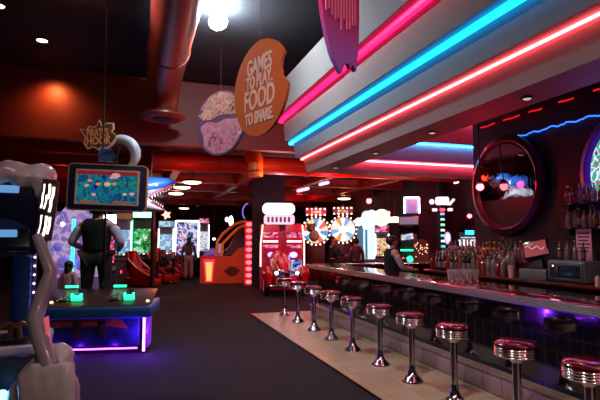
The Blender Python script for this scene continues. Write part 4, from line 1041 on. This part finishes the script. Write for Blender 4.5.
zc = zat(213, D); 
MB().prism(rrect(1.02, .36, .16), .14, T((-.12, .2, zc+.14))).build('marquee_top', glow('marquee_white', (1, .88, .98), 1.8), t)
MB().prism(rrect(.96, .30, .08), .14, T((-.1, .2, zc-.2))).build('marquee_lower', glow('marquee_pink', (1, .55, .65), 1.3), t)
for k in range(6): MB().box((-.45+.13*k, .12, zc-.2), (.07, .02, .16)).build('marquee_picture', mat('marquee_dark_print', '#402050', .5, emit='#5030a0', es=.4), t)
MB().box((-.1, .32, (2.1+zc)/2), (.5, .1, zc-2.1+.3)).build('marquee_bracket', M_black, t)
light('POINT', 'marquee_glow', (p.x-.3, p.y-1.0, 2.9), 30, '#ffd0f0', .12)
light('POINT', 'car_game_glow', (p.x-.4, p.y-1.9, 1.6), 22, '#ff2040', .1)
cb = cabinet('arcade_cabinet', 'dark red cabinet leaning against the left side of the hot rod game', 262, 20.4, .6, 2.1, mat('deep_pink_red', '#a01030', .4), SC['pink'], SC['pink'], side_strips=False, turn=-30)

# prize wheels
def wheel(px, py, D, rad, label, cols, crown):
    p = gpos(px, D); t = thing('wheel_spin_game', label, 'prize wheel game', p, face(p)); z = zat(py, D)
    MB().box((0, .35, (z-rad*.4)/2), (rad*1.2, .6, z-rad*.4), bev=.03).build('stand_cabinet', mat('wheel_cabinet', '#5c1420', .4, noise=.2), t)
    Mx = Matrix.Rotation(PI/2, 4, 'X')
    MB().lathe([(0, .0), (rad*.99, .0), (rad, .04), (rad*.97, .07), (rad*.9, .08), (rad*.88, .05), (0, .05)], 40, Mx, (0, 0, z)).build('wheel_rim', mat('wheel_rim_white', '#601820', .4), t)
    n = 14
    for k in range(n):
        a0, a1 = 2*PI*k/n, 2*PI*(k+1)/n
        pts = [(0, 0)]+[(rad*.84*math.cos(a0+(a1-a0)*j/4), rad*.84*math.sin(a0+(a1-a0)*j/4)) for j in range(5)]
        MB().prism(pts, .02, T((0, -.06, z))).build('wheel_segment', glow('wheel_%s' % cols[k % len(cols)], C(cols[k % len(cols)]), 1.15), t)
    MB().ball((0, -.07, z), (rad*.3, .04, rad*.24), 16, 8).build('hub', glow('wheel_hub', (1, .85, .85), 2), t)
    bulbs([(rad*.95*math.cos(2*PI*k/20), -.09, z+rad*.95*math.sin(2*PI*k/20)) for k in range(20)], .036, M_bulb, t)
    zc = z+rad+.16
    MB().prism([(-rad*.62, -.14), (rad*.62, -.14), (rad*.75, .1), (rad*.6, .2), (rad*.2, .16), (0, .26), (-rad*.2, .16), (-rad*.6, .2), (-rad*.75, .1)], .1, T((0, 0, zc))).build('crown_sign', mat('crown_'+crown, crown, .4, emit=crown, es=.3), t)
    bulbs([(rad*(-.6+.3*k), -.07, zc-.1) for k in range(5)]+[(rad*(-.6+.3*k), -.07, zc+.14) for k in range(5)], .036, M_bulb, t)
    MB().box((0, -.06, zc+.02), (rad*.7, .02, .1)).build('crown_band', SC['warm'], t)
wheel(316, 231, 20.5, .60, 'left prize wheel ringed with bulbs, pink crown sign on top', ['#ffd0c0', '#f06048', '#e8f0ff', '#5098d8', '#ffe080'], '#d02050')
wheel(343, 229.5, 21.0, .60, 'right prize wheel ringed with bulbs, dark red crown sign on top', ['#ffffff', '#ffe0d0', '#70b0e8', '#fff0f0', '#e09050'], '#8c3040')
light('POINT', 'wheel_glow', Vector(gpos(322, 18.8))+Vector((0, 0, 2.6)), 25, '#ffc0b0', .1)
# tan teddy shaped dark blob is a plush toy on the left wheel
t = thing('plush_toy', 'brown plush toy hanging in front of the left prize wheel', 'toy', at(311, 228, 19.6), -YAW)
MB().ball((0, 0, 0), (.17, .12, .17), 14, 10).build('head', mat('brown_plush', '#6c4430', .9), t); MB().ball((.12, 0, -.3), (.2, .14, .24), 14, 10).build('torso', mat('tan_plush', '#a07868', .9), t)
for sx in (-1, 1): MB().ball((sx*.13, 0, .14), .06).build('ear', mat('brown_plush', '#6c4430', .9), t)
MB().ball((.02, -.11, -.04), (.07, .04, .05)).build('muzzle', mat('tan_plush', '#a07868', .9), t); MB().cyl((0, 0, .15), (0, 0, 4.05-t.location.z), .008).build('string', M_black, t)

# bright white cloud game
D = 19; p = gpos(369, D)
t = thing('cloud_light_game', 'dazzling white arcade game topped with a cloud of white globes on lit pillars', 'arcade game', p, face(p))
M_cl = glow('cloud_white', (.80, .95, 1), 1.15)
random.seed(3)
for dx, py, r_ in ((-10, 222, .17), (-6, 221, .17), (-2, 216, .2), (3, 215, .2), (6, 220, .2), (0, 222, .2), (9, 222, .16), (2, 227, .18), (-3, 226, .14)):
    q = at(369+dx, py, D); MB().ball((width(369, 369+abs(dx), D)*(1 if dx > 0 else -1) if dx else 0, random.uniform(-.1, .1), q.z), r_, 14, 10).build('cloud_globe', M_cl, t)
for x, r_ in ((-.18, .035), (.0, .06), (.12, .13)): MB().cyl((x, 0, .9), (x, 0, 2.1), r_).build('lit_pillar', glow('pillar_white', (.75, .92, 1), 1.1), t)
MB().box((0, .2, 1.5), (.9, .3, 1.2)).build('back_panel', mat('teal_back', '#3c6c80', .5, emit='#4090b0', es=.35), t)
MB().box((0, 0, .45), (1.0, .8, .9), bev=.03).build('base_cabinet', M_grey, t)
light('POINT', 'cloud_glow', (p.x-.1, p.y-1.2, 2.7), 40, '#e0f8ff', .12)
D = 18; p = gpos(382, D)
t = cabinet('arcade_cabinet', 'orange and pink lit machine under a round white ring sign beside the white cloud game', 382, D, .5, 2.15, M_grey, SC['warm'], SC['pink'])
z = zat(218, D)-.0
MB().lathe([(0, 0), (.2, 0), (.29, .03), (.30, .08), (.24, .1), (.2, .06), (0, .06)], 28, Matrix.Rotation(PI/2, 4, 'X'), (0, -.25, z)).build('round_sign', glow('ring_sign_cream', (1, .8, .55), 1.6), t)
MB().torus((0, -.36, z), .25, .03).build('sign_ring', M_bulbw, t)
t = thing('pendant_lamp', 'cream glowing dome lamp right of the round ring sign', 'lamp', at(395, 220, 16.6), 0)
MB().lathe([(0, .12), (.14, .1), (.22, .02), (.25, -.08), (0, -.08)], 24).build('shade', glow('cream_shade', (1, .75, .6), 2.0), t); MB().cyl((0, 0, .1), (0, 0, 4.05-t.location.z), .012).build('cord', M_black, t)
# tall video cabinet with lit glass box on top
D = 15.5
t = cabinet('arcade_cabinet', 'tall dark cabinet with tilted monitors, green lamps and a bulb edged glass box on top', 409, D, .6, 2.35, M_blackgloss, screenmat('dim_green_screen', ['#04120a', '#0c3018', '#281018', '#206038'], 9, .6), mat('dim_marquee', '#504858', .4, emit='#a098b0', es=.5), side_strips=False)
z = zat(206, D)
MB().box((.1, 0, z), (.42, .4, .44), bev=.02).build('glass_box', mat('amber_box_glow', '#8c7090', .3, emit='#9088d0', es=.7), t)
for sx in (-.12, .32): MB().cyl((sx, -.22, z-.24), (sx, -.22, z+.24), .022).build('edge_lamp', M_bulbw, t)
MB().cyl((-.12, -.22, z+.24), (.32, -.22, z+.24), .022).build('edge_lamp', M_bulbw, t)
MB().box((-.05, -.3, 1.72), (.36, .05, .16), rot=(R(-25), R(-8), 0)).build('tilted_monitor', SC['white'], t)
MB().box((-.05, -.42, 1.32), (.42, .05, .05)).build('green_bar', M_green, t); MB().ball((.02, -.44, 1.05), (.09, .05, .1)).build('green_lamp', M_green, t)
# beaded brown machine
D = 14.2; p = gpos(421, D)
t = thing('bead_machine', 'small brown machine dotted with tiny amber beads at the foot of the dark column', 'arcade game', p, face(p))
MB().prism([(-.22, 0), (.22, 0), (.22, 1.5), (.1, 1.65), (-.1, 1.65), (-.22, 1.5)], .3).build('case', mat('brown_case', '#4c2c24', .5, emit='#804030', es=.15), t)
bulbs([(random.uniform(-.18, .18), -.16, random.uniform(1.1, 1.55)) for _ in range(26)], .014, glow('amber_bead', (1, .5, .35), 2.5), t, 'bead')
# tower of coloured lamps with winged sign
D = 13.5; p = gpos(443, D)
t = thing('lamp_tower', 'tall tower of stacked coloured lamps under a white winged sign', 'light tower', p, face(p))
MB().cyl((0, 0, 0), (0, 0, zat(205, D)), .05).build('mast', M_blackgloss, t)
MB().lathe([(0, .04), (.2, .03), (.22, 0), (0, 0)], 20).build('foot', M_black, t)
tc_ = [(.4, .5, 1), (.5, .8, 1), (.3, 1, .7), (.9, .95, 1), (.2, .9, .5), (.85, .9, 1), (.1, .9, .5), (.3, .3, 1), (1, .3, .3), (.9, .7, .6)]
for k, c_ in enumerate(tc_): MB().lathe([(0, .06), (.035, .05), (.055, .025), (.055, -.025), (.035, -.05), (0, -.06)], 14, c=(0, -.0, zat(214+5.4*k, D))).build('lamp_segment', glow('tower_%d' % k, c_, 1.3), t)
zs = zat(201, D); M_ws = glow('wing_sign', (.95, .85, 1), 1.3)
MB().prism(rrect(.36, .22, .06), .06, T((0, -.05, zs))).build('sign_plate', M_ws, t)
MB().prism(oval(.14, .14), .06, T((-.27, -.05, zs-.02))).build('sign_disc', M_ws, t)
MB().prism([(.1, -.12), (.2, -.12), (.32, .03), (.26, .06)], .06, T((.02, -.05, zs))).build('sign_wing', M_ws, t)
for x in (-.2, 0, .2): MB().prism(rrect(.14, .08, .03), .05, T((x, -.05, zs-.24))).build('lower_sign', M_redl if x == 0 else M_ws, t)
# oval violet sign and cyan strip machine behind the bottles
t = thing('oval_sign', 'small oval white and violet lit sign behind the bottle rows', 'sign', at(447.5, 238, 10.6), -YAW)
MB().prism(oval(.13, .26), .04).build('sign_rim', glow('violet_rim', (.6, .35, 1), 1.2), t); MB().prism(oval(.08, .18), .02, T((0, -.03, 0))).build('sign_face', glow('oval_face', (.95, .9, 1), 1.6), t)
zf = -t.location.z
MB().cyl((0, .03, 1.1+zf), (0, .03, -.1), .015).build('stand', M_black, t); MB().cyl((0, .03, zf+.0), (0, .03, zf+.03+1.1), .03).build('stand_foot', M_black, t)
t = cabinet('arcade_cabinet', 'arcade machine with white arched screen above a cyan strip, left of the round mirror', 468, 14.6, .5, 2.2, M_blackgloss, SC['white'], SC['white'], side_strips=False, marquee=False)
MB().box((.05, -.3, zat(232.5, 14.3)), (.24, .05, .12)).build('cyan_strip', glow('cyan_strip', (.02, .6, .9), 2.5), t)
t = thing('lamp_rail', 'row of small upright white lamps seen above the bottles', 'lamp', at(467, 243, 13.2), -YAW)
MB().box((0, .03, .11), (.5, .03, .03)).build('rail', M_black, t); bb = [MB().box((-.2+.11*k, 0, 0), (.045, .03, .17), bev=.01).build('white_lamp', glow('rail_white', (.9, .92, 1), 1.8), t) for k in range(4)]
MB().cyl((0, .04, -t.location.z), (0, .04, .1), .02).build('rail_post', M_black, t)

# red beacon lamps
M_beac = glow('beacon_core', (1, .10, .13), 9)
for px, py, D, r_, lab in ((480, 187, 8.0, .075, 'brightest red beacon lamp at the left rim of the round mirror'), (469.5, 216, 12.5, .07, 'red beacon lamp above the white arched screen'), (369, 201, 16, .11, 'red beacon lamp above the white cloud game'), (388, 213, 16.5, .09, 'red beacon lamp beside the round ring sign'), (487, 217.5, 10, .03, 'tiny red beacon lamp just right of the tower of bottles')):
    q = at(px, py, D); t = thing('red_beacon', lab, 'lamp', q)
    MB().ball((0, 0, 0), r_*.8, 14, 10).build('bulb', M_beac, t); MB().lathe([(r_*.5, r_*.6), (r_*.9, r_*.9), (r_*.5, r_*1.5), (0, r_*1.6)], 14).build('cap', M_black, t)
    zt2 = 3.14 if px in (480,) and 0 else 4.6 if q.y < 12 and q.x > 4.2 else 4.06
    MB().cyl((0, 0, r_*1.4), (0, 0, min(zt2, 4.06 if q.y > 12.3 else 4.69 if q.y < 9.5 else 3.14)-q.z), .01, seg=8).build('cord', M_black, t)
    light('POINT', 'beacon_glow', (q.x-.12, q.y-.25, q.z), 14 if px != 487 else 1, '#ff0818', .05)
# flat ceiling lights of the arcade
M_flat = glow('flat_cream', (1, .8, .62), 5)
for px, py, lab in ((192, 183.5, 'nearest oval ceiling light right of the shark'), (182, 188.5, 'second oval ceiling light right of the shark'), (176, 194.5, 'third oval ceiling light right of the shark, by its snout'), (184, 209, 'far oval ceiling light low above the arcade machines'),
                    (344, 199.5, 'flat cream ceiling light above the right prize wheel'), (388, 198.5, 'flat cream ceiling light above the white cloud game'), (463, 184, 'flat cream ceiling light left of the bright red beacon'), (468, 203.5, 'flat cream ceiling light below the bright red beacon')):
    r_ = ray(px, py); zc = 3.5; p = Vector((0, 0, CH))+r_*((zc-CH)/r_.z)
    t = thing('ceiling_light', lab, 'ceiling light', p)
    MB().lathe([(0, 0), (.24, 0), (.30, .03), (.30, .05), (0, .05)], 28).build('diffuser', M_flat, t); MB().lathe([(.3, .05), (.32, .05), (.32, .12), (0, .12)], 28).build('housing', M_black, t); MB().cyl((0, 0, .12), (0, 0, 4.07-zc), .015).build('stem', M_black, t)
    light('POINT', 'ceiling_light_glow', (p.x, p.y, zc-.15), 16, '#ff9060', .1)
# slanted violet white tube lamps on the beam
for a_, c_, lab in (((298, 191), (308, 188.5), 'left pale violet tube lamp angled under the red beam'), ((320, 184.5), (328, 182.5), 'right pale violet tube lamp angled under the red beam')):
    p0 = at(*a_, 16.5); p1 = at(*c_, 15.4); t = thing('tube_lamp', lab, 'lamp', (p0+p1)/2)
    MB().cyl(p0-t.location, p1-t.location, .05).build('tube', glow('violet_white_tube', (.75, .6, 1), 1.6), t); MB().cyl((0, 0, .05), (0, 0, 4.06-t.location.z), .012).build('hanger', M_black, t)

# ---- people
M_vest = mat('black_vest', '#020203', 1.); M_wsl = mat('white_shirt', '#b0aac0', .7); M_dark = mat('dark_clothes', '#0c0a12', .8)
p = gpos(97, 8.9)
b = MB(); b.box((p.x+.08, p.y, .15), (.8, .5, .30), bev=.02); o = b.build('step_platform', M_black); tag(o, 'low black step under the man in the black vest', 'platform')
person('person in a black vest over white sleeves, seen from behind at the fishing game', (p.x, p.y, .30), -YAW+PI+R(4), 1.97, top=M_vest, legs=M_dark, sleeves=M_wsl,
       arms={'l': {'elbow': (-.30, .03, 1.14), 'wrist': (-.22, -.18, 1.05)}, 'r': {'elbow': (.30, .03, 1.14), 'wrist': (.2, -.2, 1.05)}}).scale = (1.28, 1.2, 1)
p = gpos(70.5, 8.7)
person('child with dark hair and pale pink top in front of the lilac prize machine', p, -YAW+R(160), 1.27, top=mat('pale_pink_top', '#b08498', .8), legs=M_dark, hairlong=True)
p = gpos(189, 20.3)
person('girl in olive top and pale pink leggings standing before the large bright screen', p, face(p)+PI, 1.72, top=mat('olive_top', '#4a3c34', .8), legs=mat('pale_pink_leggings', '#b08890', .8), hairlong=True)
p = gpos(164, 19.2)
person('person in dark clothes sitting on a red racing seat', (p.x, p.y, -.47), face(p)+R(40), 1.7, pose='sit', top=M_dark, legs=M_dark, arms={'l': {'elbow': (-.22, -.15, 1.2), 'wrist': (-.1, -.4, 1.15)}})
p = gpos(333, 16.5)
person('person in a black jacket standing in front of the prize wheels', p, face(p)+R(70), 1.72, top=M_dark, legs=M_dark, arms={'l': {'elbow': (-.2, -.2, 1.2), 'wrist': (-.1, -.45, 1.15)}, 'r': {'elbow': (.2, -.2, 1.2), 'wrist': (.1, -.45, 1.15)}})
p = gpos(356, 16.2)
person('person in grey standing right of the prize wheels', p, face(p)+R(200), 1.66, top=mat('grey_shirt', '#403c44', .8), legs=M_dark)
p = gpos(392, 9.4)
person('bartender in a black vest over a pale shirt standing behind the bar', p, face(p)+R(115), 1.70, top=M_vest, legs=M_dark, sleeves=mat('pale_shirt', '#9c8890', .7), arms={'l': {'elbow': (-.24, -.1, 1.15), 'wrist': (-.16, -.36, 1.12)}, 'r': {'elbow': (.24, -.08, 1.15), 'wrist': (.16, -.36, 1.14)}})

# ------------------------------------------------------------------ ROOM LIGHT
def red_fill(px, D, z, e, c='#ff2a1c', lab=''):  # unseen point lights added for the arcade's red ambience
    q = at(px, 239, D); q.z = z; light('POINT', 'arcade_glow', q, e, c, .15)
for px, D, z, e, c in ((60, 15, 3.3, 10, '#ff3018'), (168, 16.5, 2.2, 30, '#ff3018'), (330, 14.5, 3.2, 90, '#ff2430'), (420, 13.5, 3.2, 85, '#ff2030'), (300, 24, 3.2, 80, '#ff2820'), (150, 24, 3.2, 40, '#ff5a30'), (430, 22, 3.2, 130, '#ff2428')):
    red_fill(px, D, z, e, c)
light('POINT', 'duct_red_glow', (1.2, 12.9, 3.2), 10, '#ff4418', .08)
light('POINT', 'duct_orange_glow', (3.3, 12.6, 3.3), 26, '#ff9a48', .08)  # unseen warm point added to tint the duct and elbow orange
light('POINT', 'bulkhead_red_glow', (1.6, 10.6, 3.6), 9, '#ff2a20', .1)
# unseen spots added near the tall ceiling to brighten the soffit and signs
light('SPOT', 'soffit_fill_spot', (-1.0, 1.5, 5.3), 620, '#ffdcd6', .2, rot=(R(20), R(-55), 0), spot=100, blend=.8)
light('SPOT', 'soffit_fill_spot', (-.8, 6.5, 5.3), 250, '#ffe0e2', .2, rot=(R(10), R(-55), 0), spot=100, blend=.8)
light('AREA', 'added_room_fill', (1.2, -1.5, 5.2), 45, '#ffc8a8', .6, rot=(R(35), 0, 0))  # unseen overhead area light added as general fill
light('POINT', 'back_bar_red', (4.75, 7.4, 2.2), 2.5, '#ff2030', .08)
light('AREA', 'coffer_pink_wash', (6.2, 6.5, 4.3), 80, '#ff3a78', 1.5, rot=(R(80), 0, 0))  # unseen area light added to boost the pink inside the coffer
q = kiosk.matrix_basis @ Vector((W/2-.06, -.60, .3)); [light('POINT', 'purple_base_glow', kiosk.matrix_basis @ Vector((x_, -.56, .07)), 2.2, '#7a20ff', .015) for x_ in (-.6, -.1, .4)]; light('POINT', 'purple_strip_glow', q, 20, '#6a20ff', .03)
light('SPOT', 'header_fill_spot', (-1.2, 3.0, 5.3), 170, '#ffd8c0', .15, rot=(R(62), 0, R(-6)), spot=42, blend=.7)  # unseen spot added to lift the fishing game header
w_ = bpy.data.worlds.new('world'); S.world = w_; w_.use_nodes = True
w_.node_tree.nodes['Background'].inputs[0].default_value = (.03, .02, .03, 1); w_.node_tree.nodes['Background'].inputs[1].default_value = .15
for m_ in ('x_tmp',):
    if m_ in bpy.data.materials: bpy.data.materials.remove(bpy.data.materials[m_])
